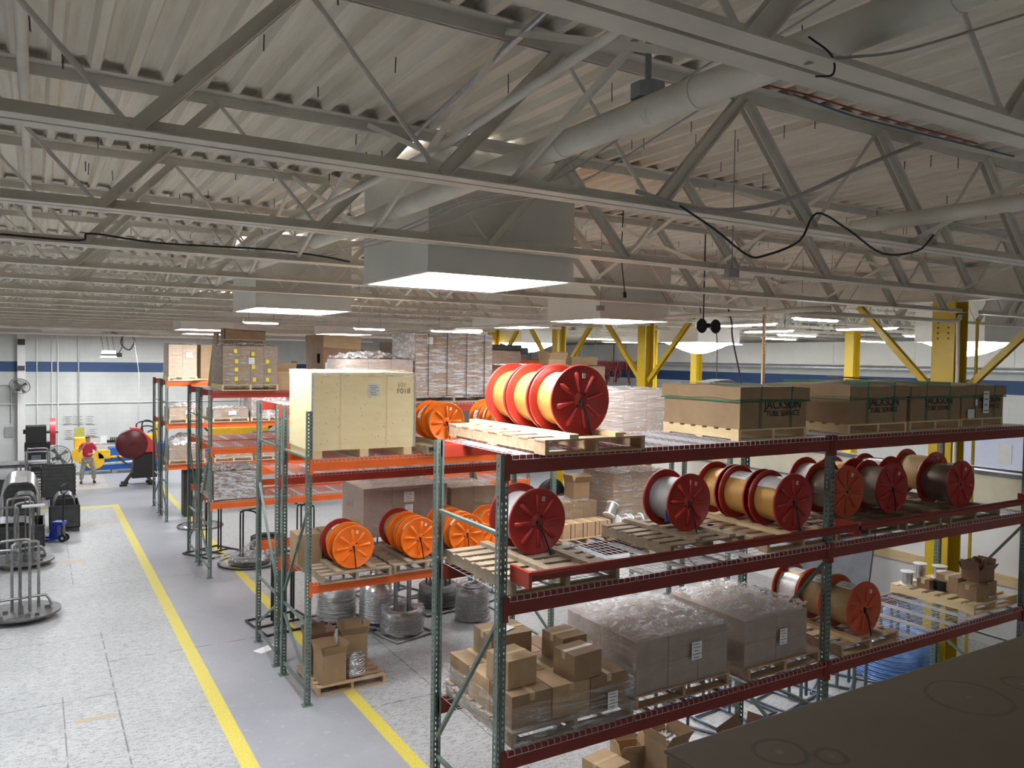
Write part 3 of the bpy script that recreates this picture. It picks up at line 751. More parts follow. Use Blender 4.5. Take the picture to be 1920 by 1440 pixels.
o = tag(m.build('hose_bundle', M['maroon']), 'dark red tangle of hoses hanging at the crane beam', 'hoses'); o.location = (20.8, 26.5, 4.25)
mm = MB(); mm.tube([(-0.8, 0, 0.5), (-0.8, 0, ZD-4.25)], 0.02, 6); mm.tube([(0.8, 0, 0.5), (0.8, 0, ZD-4.25)], 0.02, 6); mm.build('hanger_rod', M['darksteel'], o)
# door and half-height partition on the right
t = thing('door_1', 'pale door', 'door', (24.96, 13.0, 0)); t['kind'] = 'structure'
for kk in ('label', 'category'): del t[kk]
m = MB(); m.box(-0.02, -1.0, 0, 0.03, 1.0, 3.0); m.build('door_leaf', M['door'], t)
m = MB(); m.box(-0.05, -1.06, 0, 0.03, -1.0, 3.06); m.box(-0.05, 1.0, 0, 0.03, 1.06, 3.06); m.box(-0.05, -1.06, 3.0, 0.03, 1.06, 3.06); m.build('door_frame', M['greypanel'], t)
m = MB(); m.box(-0.04, -0.55, 1.9, -0.02, -0.15, 2.5); m.build('door_window', M['greylabel'], t)
m = MB(); m.tube([(-0.06, -0.85, 1.55), (-0.06, -0.3, 1.55)], 0.035, 8); m.build('door_handle', M['white'], t)
t = thing('partition_wall', 'white half-height partition wall with tan top band behind the racks', 'partition', (14.2, 0, 0))
m = MB(); m.box(0, 1.0, 0, 0.12, 16.5, 2.35); m.build('panel', M['partition'], t)
m = MB(); m.box(-0.03, 1.0, 2.35, 0.14, 16.5, 2.95); m.build('tan_band', M['tan'], t)
m = MB(); m.box(-0.05, 1.0, 2.95, 0.16, 16.5, 3.02); m.build('top_rail', M['greypanel'], t)
m = MB(); m.box(-0.05, 1.0, 1.10, 0, 16.5, 1.28); m.build('wood_rub_rail', M['wood_new'], t)
m = MB(); m.tube([(-0.04, 1.0, 2.42), (-0.04, 16.5, 2.40)], 0.02, 6); m.build('pipe_rail', M['greypanel'], t)
for i, (y, rx) in enumerate(((8.6, 0.18), (9.9, 0.12))):
    m = MB(); m.box(-0.02, -0.62, 0, 0.02, 0.62, 2.45)
    o = m.build('sheet_panel', M['greypanel']); o.location = (11.5+i*0.25+(0.9 if i else 0), y, 0); o.rotation_euler = (0, 0.16, 0)
    tag(o, 'dark grey sheet leaning behind the lower red reels, %s one' % ('nearer', 'farther')[i], 'sheet')
# mezzanine slab under the camera and the brown topped box
m = MB(); m.box(-2.5, YN+0.05, 3.05, 3.2, 0.80, 3.2)
for (x, y) in ((-2.3, -2.8), (3.0, -2.8), (-2.3, 0.6), (3.0, 0.6)): m.box(x-0.08, y-0.08, 0, x+0.08, y+0.08, 3.05)
tag(m.build('mezzanine_platform', M['darksteel']), 'steel platform below the viewpoint that carries the brown box', 'platform')

# ------------------------------------------------------------------ pallet racks
PW = 0.076
def perforated_post(h=4.08):
    """C-section post, open towards +Y; real teardrop-like holes in face and sides; local face at y=0"""
    m = MB()
    def plate(u0, u1, holes, fn):
        # holes: list of u centres; each hole 0.014 wide, 0.02 tall, each 0.0508
        hw, hh, pz = 0.0075, 0.012, 0.0508
        us = [u0]
        for c in holes: us += [c-hw, c+hw]
        us.append(u1)
        nz = int(h/pz)
        # solid vertical strips
        for i in range(0, len(us)-1, 2):
            m.add([fn(us[i], 0), fn(us[i+1], 0), fn(us[i+1], h), fn(us[i], h)], [(0, 1, 2, 3)])
        for i in range(1, len(us)-1, 2):
            z = 0
            for k in range(nz):
                c = (k+0.5)*pz
                m.add([fn(us[i], z), fn(us[i+1], z), fn(us[i+1], c-hh), fn(us[i], c-hh)], [(0, 1, 2, 3)])
                z = c+hh
            m.add([fn(us[i], z), fn(us[i+1], z), fn(us[i+1], h), fn(us[i], h)], [(0, 1, 2, 3)])
    w2 = PW/2
    plate(-w2, w2, (-0.017, 0.017), lambda u, z: (u, 0, z))
    plate(0, 0.070, (0.035,), lambda u, z: (-w2, u, z))
    plate(0, 0.070, (0.035,), lambda u, z: (w2, u, z))
    m.add([(-w2, 0.07, 0), (-w2+0.018, 0.07, 0), (-w2+0.018, 0.07, h), (-w2, 0.07, h)], [(0, 1, 2, 3)])
    m.add([(w2, 0.07, 0), (w2-0.018, 0.07, 0), (w2-0.018, 0.07, h), (w2, 0.07, h)], [(0, 1, 2, 3)])
    m.box(-0.07, -0.02, 0, 0.07, 0.10, 0.008)
    return m.mesh('post', M['green'])
post_me = perforated_post()
def beam_mesh(L, mat, hh=0.15):
    m = MB()      # step beam + end connectors, local x 0..L, top at z=0, outer face y=0
    m.box(0, 0, -hh, L, 0.03, 0); m.box(0, 0.03, -hh, L, 0.055, -0.035)
    for x in (-0.035, L-0.01):
        m.box(x, -0.012, -hh-0.05, x+0.045, -0.004, 0.015); m.box(x if x > 0 else x+0.039, -0.012, -hh-0.05, (x if x > 0 else x+0.039)+0.006, 0.05, 0.015)
    return m.mesh('beam', mat)
BAY = 4.05
beam_me = {k: beam_mesh(BAY-PW, M[k]) for k in ('orange', 'redbeam', 'darkred')}
def deck_mesh(wd, dp):
    m = MB(); t = 0.0018
    nx = int(round(wd/0.064)); ny = int(round(dp/0.10))
    for i in range(nx+1):
        x = wd*i/nx
        m.box(x-t, -0.035, -t, x+t, dp+0.03, t)
        m.box(x-t, -0.035-2*t, -0.036, x+t, -0.035, t)
    for j in range(ny+1):
        y = dp*j/ny; m.box(0, y-t, -3*t, wd, y+t, -t)
    m.box(0, -0.035-2*t, -0.038, wd, -0.035, -0.035)
    for x in (wd*0.16, wd*0.5, wd*0.84):
        m.box(x-0.03, 0.02, -0.03, x-0.026, dp-0.02, -0.007); m.box(x+0.026, 0.02, -0.03, x+0.03, dp-0.02, -0.007); m.box(x-0.03, 0.02, -0.034, x+0.03, dp-0.02, -0.030)
    return m.mesh('wire_deck', M['wire'])
def rack(y0, y1, bays, label, decks=True, flip=False, ups=1.0):
    t = thing('pallet_rack', label, 'pallet rack', (3.21, y0, 0))
    dp = y1-y0
    nb = len(bays)
    for i in range(nb+1):
        x = i*BAY
        put('post', post_me, t, (x, 0, 0))
        put('post', post_me, t, (x, dp, 0), PI)
        f, b = (0.075, dp-0.075)
        if flip: f, b = b, f
        for (ya, za, yb, zb) in ((f, 3.43, b, 3.43), (f, 2.70, b, 1.30), (f, 1.12, b, 1.12), (f, 0.35, b, 0.95), (f, 0.20, b, 0.20)):
            m = MB(); m.bar((x, ya, za), (x, yb, zb), 0.038, 0.028); m.build('brace', M['green'], t)
    dmesh = None
    for i, levels in enumerate(bays):
        x = i*BAY+PW/2
        for (z, fm, bm, dk) in levels:
            put('beam', beam_me[fm], t, (x, 0, z)); put('beam', beam_me[bm], t, (x+BAY-PW, dp, z), PI)
            if dk:
                if dmesh is None: dmesh = deck_mesh(1.30, dp-0.03)
                for q in range(3):
                    put('wire_deck', dmesh, t, (x+0.02+q*1.325, 0.015, z+0.004))
    return t
dr, og, rb = 'darkred', 'orange', 'redbeam'
YA0, YA1 = 5.42, 6.66
rackA = rack(YA0, YA1, [[(1.65, dr, dr, 1), (2.92, dr, dr, 1), (4.07, dr, rb, 1)]]*2, 'nearest pallet rack, dark red beams on green uprights, carrying big red reels and strapped boxes')
YB0, YB1 = 10.66, 11.96
rackB = rack(YB0, YB1, [[(1.71, og, og, 1), (3.41, og, og, 1)]]*2, 'orange pallet rack second from the camera, with the plywood crate and orange reels on it')
YC0, YC1 = 12.27, 13.55
rackB2 = rack(YC0, YC1, [[(1.71, og, og, 0), (2.98, rb, og, 1), (4.07, rb, rb, 1)]]*2, 'pallet rack back to back behind the one with the plywood crate', flip=True)
YD0, YD1 = 17.82, 19.08
rackC = rack(YD0, YD1, [[(1.65, og, og, 1), (2.83, og, og, 1), (4.05, rb, rb, 1)]]*2, 'pallet rack across the next aisle, carrying the wrapped cartons with yellow stickers')
YE0, YE1 = 19.35, 20.6
rackC2 = rack(YE0, YE1, [[(1.65, og, og, 0), (2.83, og, og, 1), (4.05, rb, rb, 1)]]*2, 'pallet rack behind the yellow-stickered cartons, holding flattened cardboard', flip=True)
YG0, YG1 = 24.4, 25.6
rackD = rack(YG0, YG1, [[(1.65, og, og, 1), (2.83, og, og, 1), (4.05, og, og, 1)]]*2, 'far orange pallet rack with a small wrapped pallet on its top')
YH0, YH1 = 25.95, 27.25
rackD2 = rack(YH0, YH1, [[(1.65, og, og, 1), (2.83, og, og, 1), (4.05, og, og, 1)]]*2, 'farthest pallet rack at the left end of the row', flip=True)
# guard rail in front of the nearest rack's second level
t = thing('guard_rail', 'dark red guard rail along the front of the second shelf of the nearest rack', 'guard rail', (3.30, 5.13, 3.08))
m = MB(); m.box(0, 0.0, 0.035, 7.85, 0.012, 0.085); m.box(0, 0.012, 0.035, 7.85, 0.07, 0.045); m.tube([(0, 0.03, 0.088), (7.85, 0.03, 0.088)], 0.022, 10)
m.build('rail', M['darkred'], t)
for x in (0.0, 4.06, 7.75):
    m = MB(); m.box(x-0.03, 0.0, -0.02, x+0.0, 0.285, 0.11); m.build('rail_bracket', M['redbeam'], t)

# ------------------------------------------------------------------ pallets
def pallet(x, y, z, wx, ly, label, mat='wood', h=0.125, rz=0.0, rails=(), group=None, along='y', name='wooden_pallet', thick=0.038):
    """x,y = front-left corner; stringers along Y, deck boards along X"""
    t = thing(name, label, 'pallet', (x, y, z), rz, group)
    tb = 0.016
    for sx in (0, wx/2-thick/2, wx-thick):
        m = MB(); m.box(sx, 0, tb, sx+thick, ly, h-tb); m.build('stringer', M[mat], t)
    nb = 7
    m = MB(); bw = ly/(nb+nb*0.55)
    for i in range(nb):
        yy = (ly-bw)*i/(nb-1)
        m.box(-0.004, yy, h-tb, wx+0.004, yy+bw, h)
    for yy in (0, (ly-bw)/2, ly-bw):
        m.box(0, yy, 0, wx, yy+bw, tb)
    m.build('deck_boards', M[mat], t)
    for rx in rails:
        m = MB(); m.box(rx-0.045, -0.02, h, rx+0.045, ly, h+0.038); m.build('chock_rail', M['wood_new' if mat != 'wood_old' else 'wood_old'], t)
    return t

# ------------------------------------------------------------------ reels
_rc = {}
def flange_mesh(Rr, col):
    key = ('fl', Rr, col)
    if key not in _rc:
        m = MB(); s = Rr/0.305
        m.lathe([(0.0, 0.0), (0.285*s, 0.0), (0.292*s, -0.006), (0.302*s, -0.007), (0.305*s, 0.0), (0.305*s, 0.012), (0.300*s, 0.018), (0.292*s, 0.016), (0.285*s, 0.012), (0.0, 0.012)], (0, 0, 0), 'y', 48)
        m.lathe([(0.0, -0.004), (0.062*s, -0.004), (0.070*s, 0.0)], (0, 0, 0), 'y', 24)
        for i in range(8):
            a = 2*PI*i/8+0.2
            d = Vector((math.cos(a), 0, math.sin(a)))
            wv = Vector((-d.z, 0, d.x))
            r0, r1 = 0.085*s, 0.235*s
            vs = []; N = 8
            for (r, hw) in ((r0, 0.013), (r1, 0.024)):
                for k in range(N+1):
                    b = PI*k/N
                    vs.append(d*r+wv*(hw*s*math.cos(b))+Vector((0, -0.021*s*math.sin(b), 0)))
            fs = [(k, k+1, N+1+k+1, N+1+k) for k in range(N)]
            c0 = len(vs); vs.append(d*(r0-0.015)); c1 = len(vs); vs.append(d*(r1+0.022))
            fs += [(k+1, k, c0) for k in range(N)]+[(N+1+k, N+2+k, c1) for k in range(N)]
            m.add(vs, fs, 0, True)
        _rc[key] = m.mesh('flange', M[col])
        m = MB()
        m.lathe([(0.0, -0.0065), (0.019*s, -0.0065), (0.019*s, 0.0)], (0, 0, 0), 'y', 16)
        for q in (0.9, 0.9+PI):
            m.lathe([(0.0, -0.0065), (0.0105*s, -0.0065), (0.0105*s, 0)], (0.062*s*math.cos(q), 0, 0.062*s*math.sin(q)), 'y', 12)
        _rc[key+('h',)] = m.mesh('hub_hole', M['black'])
        m = MB(); m.box(-0.016, -0.003, -0.02, 0.016, 0.002, 0.02); m.box(-0.009, -0.0035, -0.010, 0.009, -0.0029, -0.003, 1); m.box(-0.009, -0.0035, 0.003, 0.009, -0.0029, 0.010, 1)
        _rc[key+('s',)] = m.mesh('sticker', [M['white'], M['maroon']])
    return _rc[key], _rc[key+('h',)], _rc[key+('s',)]
def reel(x, y, z, wd, label, col='reel_red', col2=None, wind='wind_gold', Rr=0.305, Rw=0.232, lab=None, strap=None, group=None, spin=0.0, sheet=None):
    return reel_(x, y, z, wd, label, col, wind, Rr, Rw, lab, strap, group, spin, sheet, col2)
def reel_(x, y, z, wd, label, col='reel_red', wind='wind_gold', Rr=0.305, Rw=0.232, lab=None, strap=None, group=None, spin=0.0, sheet=None, col2=None):
    """axis along Y, front flange at y, z = bottom"""
    t = thing('wire_reel', label, 'reel', (x, y, z+Rr), 0, group)
    fl, hh, st = flange_mesh(Rr, col)
    a = put('flange', fl, t); a.rotation_euler = (0, spin, 0)
    put('hub_hole', hh, a)
    s_ = put('sticker', st, a, (0.03, -0.001, 0.21))
    if col2: fl = flange_mesh(Rr, col2)[0]
    b = put('flange', fl, t, (0, wd, 0), PI); b.rotation_euler = (0, spin+0.3, PI)
    m = MB()
    m.lathe([(Rw-0.004, 0.012), (Rw, 0.03), (Rw+0.003, wd*0.5), (Rw, wd-0.03), (Rw-0.004, wd-0.012)], (0, 0, 0), 'y', 48)
    m.build('wire_winding', M[wind], t)
    if lab:
        a0, a1, y0, y1 = lab
        m = MB(); m.lathe([(Rw+0.006, y0*wd), (Rw+0.006, y1*wd)], (0, 0, 0), 'y', 16, 0, True, a0, a1)
        o = m.build('paper_label', M['white'], t)
        m = MB()
        for q in range(5):
            aa = a0+(a1-a0)*(0.18+0.15*q)
            m.lathe([(Rw+0.0075, (y0+0.08*(y1-y0))*wd), (Rw+0.0075, (y0+(0.5+0.35*((q*37) % 3)/2)*(y1-y0))*wd)], (0, 0, 0), 'y', 3, 0, True, aa, aa+0.035)
        m.build('printed_line', M['ink'], o)
    if sheet:
        m = MB(); m.lathe([(Rw+0.012, 0.02), (Rw+0.016, wd*0.5), (Rw+0.012, wd-0.02)], (0, 0, 0), 'y', 32, 0, True, sheet[0], sheet[1])
        m.build('plastic_sheet', M['wind_white'], t)
    if strap:
        dx, dz = strap
        m = MB()
        p = [(0, -0.012, 0.0), (dx*0.1, -0.024, -0.03), (dx*0.6, -0.035, dz*0.6), (dx, -0.03, dz)]
        m.tube(bez(p, 4), 0.008, 6); m.tube([(0, -0.02, 0.01), (0.0, -0.02, -0.05)], 0.014, 6)
        m.build('tie_strap', M['black'], t)
    return t
A3 = 4.074
pallet(3.50, 5.28, A3, 1.04, 1.72, 'long wooden pallet under the three big red reels on the top shelf', 'wood', rails=(0.27+0.0, 0.74))
zR = A3+0.125-0.005
reel(4.00, 5.50, zR, 0.345, 'front bright red reel of the three on the top shelf, black strap at its hub', 'reel_red', wind='wind_gold', lab=(1.75, 2.45, 0.25, 0.9), strap=(0.10, -0.30))
reel(4.00, 5.895, zR, 0.345, 'middle of the three red reels on the top shelf', 'reel_red', wind='wind_gold', spin=0.5)
reel(4.00, 6.285, zR, 0.345, 'rearmost of the three red reels on the top shelf', 'reel_red', wind='wind_gold', spin=0.9)
A2 = 2.924
pallet(3.30, 5.42, A2, 1.10, 1.20, 'weathered pallet under the first red reel of the second shelf, beside the front upright', 'wood_old', rails=(0.40, 0.85))
z2 = A2+0.125+0.012
reel(3.92, 6.02, z2, 0.36, 'red reel with pale wrapped winding just inside the front uprights, second shelf', 'reel_red', wind='wind_white', strap=(0.14, -0.33), spin=0.15)
pallet(5.30, 5.75, A2, 1.10, 1.10, 'weathered pallet under the reel with the blue tag', 'wood_old', rails=(0.35, 0.82))
r = reel(5.88, 6.12, z2, 0.38, 'red reel of silver wire with a blue tag hanging on it', 'reel_red', wind='wind_silver', strap=(0.10, -0.36), spin=0.3)
m = MB(); m.obox((-0.262, 0.03, -0.12), (0.075, 0.004, 0.13), Matrix.Rotation(0.1, 3, 'Y')); m.tube([(-0.262, 0.03, -0.06), (-0.225, 0.04, 0.02)], 0.002, 4); m.build('blue_tag', M['blue_tag'], r)['label'] = 'blue card tag'
pallet(6.32, 5.45, A2, 1.10, 1.25, 'wooden pallet under the row of red and gold reels, second shelf middle', 'wood', rails=(0.36, 0.80))
reel(6.90, 5.62, z2, 0.345, 'front reel of the gold row on the second shelf, silver label sheet on top', 'reel_red', wind='wind_gold', sheet=(1.0, 2.5), strap=(0.09, -0.33), spin=0.1)
reel(6.90, 6.04, z2, 0.36, 'middle reel of the gold row on the second shelf', 'reel_red', wind='wind_gold', lab=(1.3, 2.3, 0.3, 0.95), spin=0.6)
reel(6.90, 6.46, z2, 0.30, 'rear reel of the gold row on the second shelf', 'reel_red', wind='wind_gold', spin=0.2)
pallet(7.50, 5.50, A2, 1.10, 1.15, 'pallet behind the middle upright of the nearest rack, second shelf', 'wood_old', rails=(0.30, 0.85))
reel(8.04, 5.80, z2, 0.37, 'dark wound reel partly hidden by the middle green upright', 'reel_rust', wind='wind_dark', spin=0.3)
pallet(8.65, 5.45, A2, 0.72, 1.15, 'pallet under the reel with the printed paper wrap', 'wood_old', rails=(0.12, 0.6))
reel(8.78, 5.72, z2, 0.34, 'red reel with printed paper wrap right of the middle upright', 'reel_red', wind='wind_paper', strap=(0.03, -0.3), spin=0.5)
reel(8.78, 6.24, z2, 0.34, 'red reel with a bare tan winding behind the paper wrapped one', 'reel_red', wind='wind_gold', spin=0.9)
pallet(9.50, 5.42, A2, 1.12, 1.22, 'pallet under the right hand group of reels on the second shelf', 'wood_old', rails=(0.3, 0.85))
reel(10.02, 5.60, z2-0.02, 0.40, 'rightmost front reel with dark winding and scratched red flange', 'reel_red', wind='wind_dark', spin=0.35)
reel(9.40, 6.16, z2, 0.38, 'reel with clear plastic over its winding, second shelf toward the right', 'reel_red', wind='wind_olive', sheet=(1.0, 3.6), spin=0.7)
reel(10.30, 6.10, z2+0.02, 0.42, 'rust coloured reel behind the rightmost front reel', 'reel_rust', wind='wind_olive', spin=0.1)
reel(8.30, 6.30, z2, 0.30, 'red reel deep on the second shelf behind the middle upright', 'reel_red', wind='wind_white', spin=0.1)
A1 = 1.654
pallet(7.50, 5.42, A1, 1.02, 1.22, 'wooden pallet under the rust red reels on the lowest shelf', 'wood', rails=(0.27, 0.74))
z1 = A1+0.125+0.01
reel(7.99, 5.50, z1, 0.365, 'front rust red reel with tan winding on the lowest shelf', 'reel_rust', wind='wind_olive', lab=(1.4, 2.1, 0.25, 0.8), strap=(0.10, -0.33), spin=0.4)
reel(7.99, 5.875, z1, 0.315, 'middle rust red reel of the lowest shelf, behind the green upright', 'reel_rust', wind='wind_olive', lab=(1.4, 2.2, 0.2, 0.8), spin=0.2)
reel(7.99, 6.20, z1, 0.345, 'rear reel of the lowest shelf with a clear plastic sheet on its winding', 'reel_rust', wind='wind_gold', lab=(1.3, 2.0, 0.3, 0.95), sheet=(2.2, 3.8), spin=0.9)
# orange reels
B1z = 1.714
pallet(3.34, 10.50, B1z, 1.02, 1.22, 'pallet under the leftmost orange reels, left end of the orange rack', 'wood_old', rails=(0.25, 0.74))
zo = B1z+0.135
reel(3.84, 10.64, zo, 0.22, 'front orange reel at the left end of the orange rack, black strap hanging down', 'reel_orange', wind='wind_olive', strap=(0.03, -0.34), lab=(1.7, 2.4, 0.3, 0.9), spin=0.1)
reel(3.84, 10.91, zo, 0.30, 'rear reel of the leftmost pair with a red back flange', 'reel_orange', 'reel_red', wind='wind_olive', lab=(1.7, 2.3, 0.2, 0.8), spin=0.4)
pallet(4.42, 10.55, B1z, 1.02, 1.22, 'pallet under the middle orange reels of the orange rack', 'wood_old', rails=(0.25, 0.74))
reel(4.90, 10.72, zo, 0.20, 'front orange reel of the middle group with a white strap buckle', 'reel_orange', wind='wind_olive', lab=(1.5, 2.6, 0.2, 0.9), strap=(0.05, -0.32), spin=0.3)
reel(4.90, 10.98, zo, 0.24, 'second orange reel of the middle group', 'reel_orange', wind='wind_olive', spin=0.2)
reel(4.90, 11.27, zo, 0.33, 'rearmost reel of the middle group on the orange rack', 'reel_orange', 'reel_red', wind='wind_olive', spin=0.6)
pallet(5.48, 10.55, B1z, 1.02, 1.22, 'pallet right of the middle orange reels', 'wood_old', rails=(0.1, 0.74))
reel(5.66, 10.66, zo, 0.22, 'orange reel seen between the two near green uprights', 'reel_orange', wind='wind_olive', lab=(1.6, 2.6, 0.1, 0.9), strap=(0.02, -0.32), spin=0.2)
reel(5.66, 10.93, zo, 0.26, 'second reel behind the orange one between the near uprights', 'reel_orange', wind='wind_olive', spin=0.2)
reel(5.66, 11.25, zo, 0.28, 'third reel behind the orange one between the near uprights', 'reel_orange', wind='wind_gold', spin=0.2)
reel(6.28, 10.90, zo, 0.30, 'orange reel partly behind the red reel near the front uprights', 'reel_orange', wind='wind_gold', spin=0.5)
B3z = 3.414
pallet(4.93, 10.60, B3z, 1.02, 1.24, 'pallet right of the plywood crate under the orange reels', 'wood_old', rails=(0.25, 0.74))
zo = B3z+0.135
reel(5.42, 10.92, zo, 0.26, 'front orange reel on the top of the orange rack, right of the plywood crate', 'reel_orange', wind='wind_olive', strap=(0.04, -0.30), spin=0.15)
reel(5.42, 11.24, zo, 0.30, 'second orange reel beside the plywood crate, white label on its winding', 'reel_orange', wind='wind_olive', lab=(1.5, 3.0, 0.2, 0.9), spin=0.1)
pallet(6.15, 10.60, B3z, 1.02, 1.24, 'pallet behind the big red reels on top of the orange rack', 'wood_old', rails=(0.25, 0.74))
reel(6.52, 10.85, zo, 0.28, 'front orange reel seen just left of the big red reels', 'reel_orange', wind='wind_olive', spin=0.1)
reel(6.52, 11.18, zo, 0.20, 'middle orange reel seen just left of the big red reels', 'reel_orange', wind='wind_olive', lab=(1.9, 3.1, 0.1, 0.9), spin=0.1)
reel(6.52, 11.42, zo, 0.28, 'rear orange reel seen just left of the big red reels', 'reel_orange', wind='wind_olive', spin=0.1, lab=(2.6, 3.2, 0.1, 0.9))

# ------------------------------------------------------------------ cartons
def carton_mesh(a, b, h, bulge=0.006, seed=0):
    rnd = random.Random(seed); m = MB(); N = 4
    def pt(u, v, w_):
        x, y, z = (u-0.5)*a, (v-0.5)*b, w_*h
        k = lambda q: 1-(2*q-1)**2
        bx = bulge*k(v)*k(w_); by = bulge*k(u)*k(w_); bz = bulge*0.5*k(u)*k(v)
        if u in (0, 1): x += bx*(1 if u else -1)
        if v in (0, 1): y += by*(1 if v else -1)
        if w_ == 1: z += bz
        return (x, y, z)
    def face(fn):
        vs = [fn(i/N, j/N) for i in range(N+1) for j in range(N+1)]
        m.add(vs, [(i*(N+1)+j, (i+1)*(N+1)+j, (i+1)*(N+1)+j+1, i*(N+1)+j+1) for i in range(N) for j in range(N)])
    face(lambda u, v: pt(u, v, 1)); face(lambda u, v: pt(v, u, 0))
    face(lambda u, v: pt(u, 0, v)); face(lambda u, v: pt(1-u, 1, v))
    face(lambda u, v: pt(1, u, v)); face(lambda u, v: pt(0, 1-u, v))
    return m
def carton(x, y, z, a, b, h, label, mat='card', rz=0.0, tape=True, open_=False, group=None, seam='x', sheet=None):
    t = thing('cardboard_carton', label, 'carton', (x, y, z), rz, group)
    if open_:
        m = MB(); th = 0.005
        m.box(-a/2, -b/2, 0, a/2, b/2, 0.006)
        m.box(-a/2, -b/2, 0.006, a/2, -b/2+th, h); m.box(-a/2, b/2-th, 0.006, a/2, b/2, h)
        m.box(-a/2, -b/2+th, 0.006, -a/2+th, b/2-th, h); m.box(a/2-th, -b/2+th, 0.006, a/2, b/2-th, h)
        m.build('box_body', M[mat], t)
        for (ang, axis, px, py, w1, w2) in ((2.1, 'x', 0, b/2, a, b*0.45), (-2.3, 'x', 0, -b/2, a, b*0.45), (1.9, 'y', a/2, 0, b, a*0.4), (-1.2, 'y', -a/2, 0, b, a*0.4)):
            m = MB()
            if axis == 'x': m.box(-w1/2, 0, 0, w1/2, th, w2)
            else: m.box(0, -w1/2, 0, th, w1/2, w2)
            o = m.build('flap', M[mat], t); o.location = (px, py, h-0.001)
            lean = (0.55 if abs(ang) > 2 else 0.25)*(1 if ang > 0 else -1)
            o.rotation_euler = (-lean, 0, 0) if axis == 'x' else (0, lean, 0)
    else:
        carton_mesh(a, b, h, min(0.006, a*0.02)).build('box_body', M[mat], t)
        if tape:
            m = MB(); bz = min(0.006, a*0.02)*0.5
            if seam == 'x': m.box(-a/2-0.001, -0.025, h-0.001, a/2+0.001, 0.025, h+bz+0.001); m.box(-a/2-0.0065, -0.025, h-0.06, -a/2, 0.025, h)
            else: m.box(-0.025, -b/2-0.001, h-0.001, 0.025, b/2+0.001, h+bz+0.001); m.box(-0.025, -b/2-0.0065, h-0.06, 0.025, -b/2, h)
            m.build('tape', M['tape'], t)
    if sheet:
        m = MB(); m.box(sheet[0]-0.05, -b/2-0.009, sheet[1]-0.04, sheet[0]+0.05, -b/2-0.0065, sheet[1]+0.04); m.build('label_sheet', M['white'], t)
    return t

def film_shell(x0, y0, z0, x1, y1, z1, mats, parent, seed=0, amp=0.012, top_amp=0.02, N=26, mound=0.0, flare=0.0):
    """crumpled stretch wrap around a load: four sides and the top"""
    m = MB()
    cx, cy = (x0+x1)/2, (y0+y1)/2
    def disp(p, a):
        q = Vector(p)*7+Vector((seed*3.1, 0, 0))
        return a*(noise.noise(q)*1.3+noise.noise(q*2.7)*0.7+noise.noise(q*6)*0.35)
    def side(fn, nrm, NU, NV, a, mi):
        vs = []
        for i in range(NU+1):
            for j in range(NV+1):
                p = Vector(fn(i/NU, j/NV)); edge = 1
                vs.append(p+Vector(nrm)*(0.006+abs(disp(p, a))))
        m.add(vs, [(i*(NV+1)+j, (i+1)*(NV+1)+j, (i+1)*(NV+1)+j+1, i*(NV+1)+j+1) for i in range(NU) for j in range(NV)], mi, True)
    def fl(v): return flare*(1-v)**2
    side(lambda u, v: (x0+(x1-x0)*u, y0-fl(v), z0+(z1-z0)*v), (0, -1, 0), N, N, amp, 0)
    side(lambda u, v: (x1-(x1-x0)*u, y1+fl(v), z0+(z1-z0)*v), (0, 1, 0), N, N, amp, 0)
    side(lambda u, v: (x0-fl(v), y1-(y1-y0)*u, z0+(z1-z0)*v), (-1, 0, 0), N, N, amp, 2 if len(mats) > 2 else 0)
    side(lambda u, v: (x1+fl(v), y0+(y1-y0)*u, z0+(z1-z0)*v), (1, 0, 0), N, N, amp, 0)
    def top(u, v):
        return (x0+(x1-x0)*u, y0+(y1-y0)*v, z1+mound*(math.sin(PI*u)*math.sin(PI*v))**0.6)
    side(top, (0, 0, 1), int(N*1.6), int(N*1.6), top_amp, 1)
    return m.build('stretch_wrap', mats, parent)
def paper(parent, x, y, z, w_, h_, lines=5, face='-y', mat='white', name='label_sheet'):
    m = MB()
    if face == '-y':
        m.box(x-w_/2, y-0.002, z-h_/2, x+w_/2, y, z+h_/2)
        for i in range(lines):
            zz = z+h_*(0.38-0.76*i/max(1, lines-1)); L = w_*(0.42-0.12*((i*7) % 3)/2)
            m.box(x-L, y-0.0028, zz-h_*0.018, x+L*(0.6+0.4*((i*5) % 2)), y-0.002, zz+h_*0.018, 1)
    else:
        m.box(x-0.002, y-w_/2, z-h_/2, x, y+w_/2, z+h_/2)
        for i in range(lines):
            zz = z+h_*(0.38-0.76*i/max(1, lines-1)); L = w_*(0.42-0.12*((i*7) % 3)/2)
            m.box(x-0.0028, y-L, zz-h_*0.018, x-0.002, y+L, zz+h_*0.018, 1)
    return m.build(name, [M[mat], M['ink']], parent)
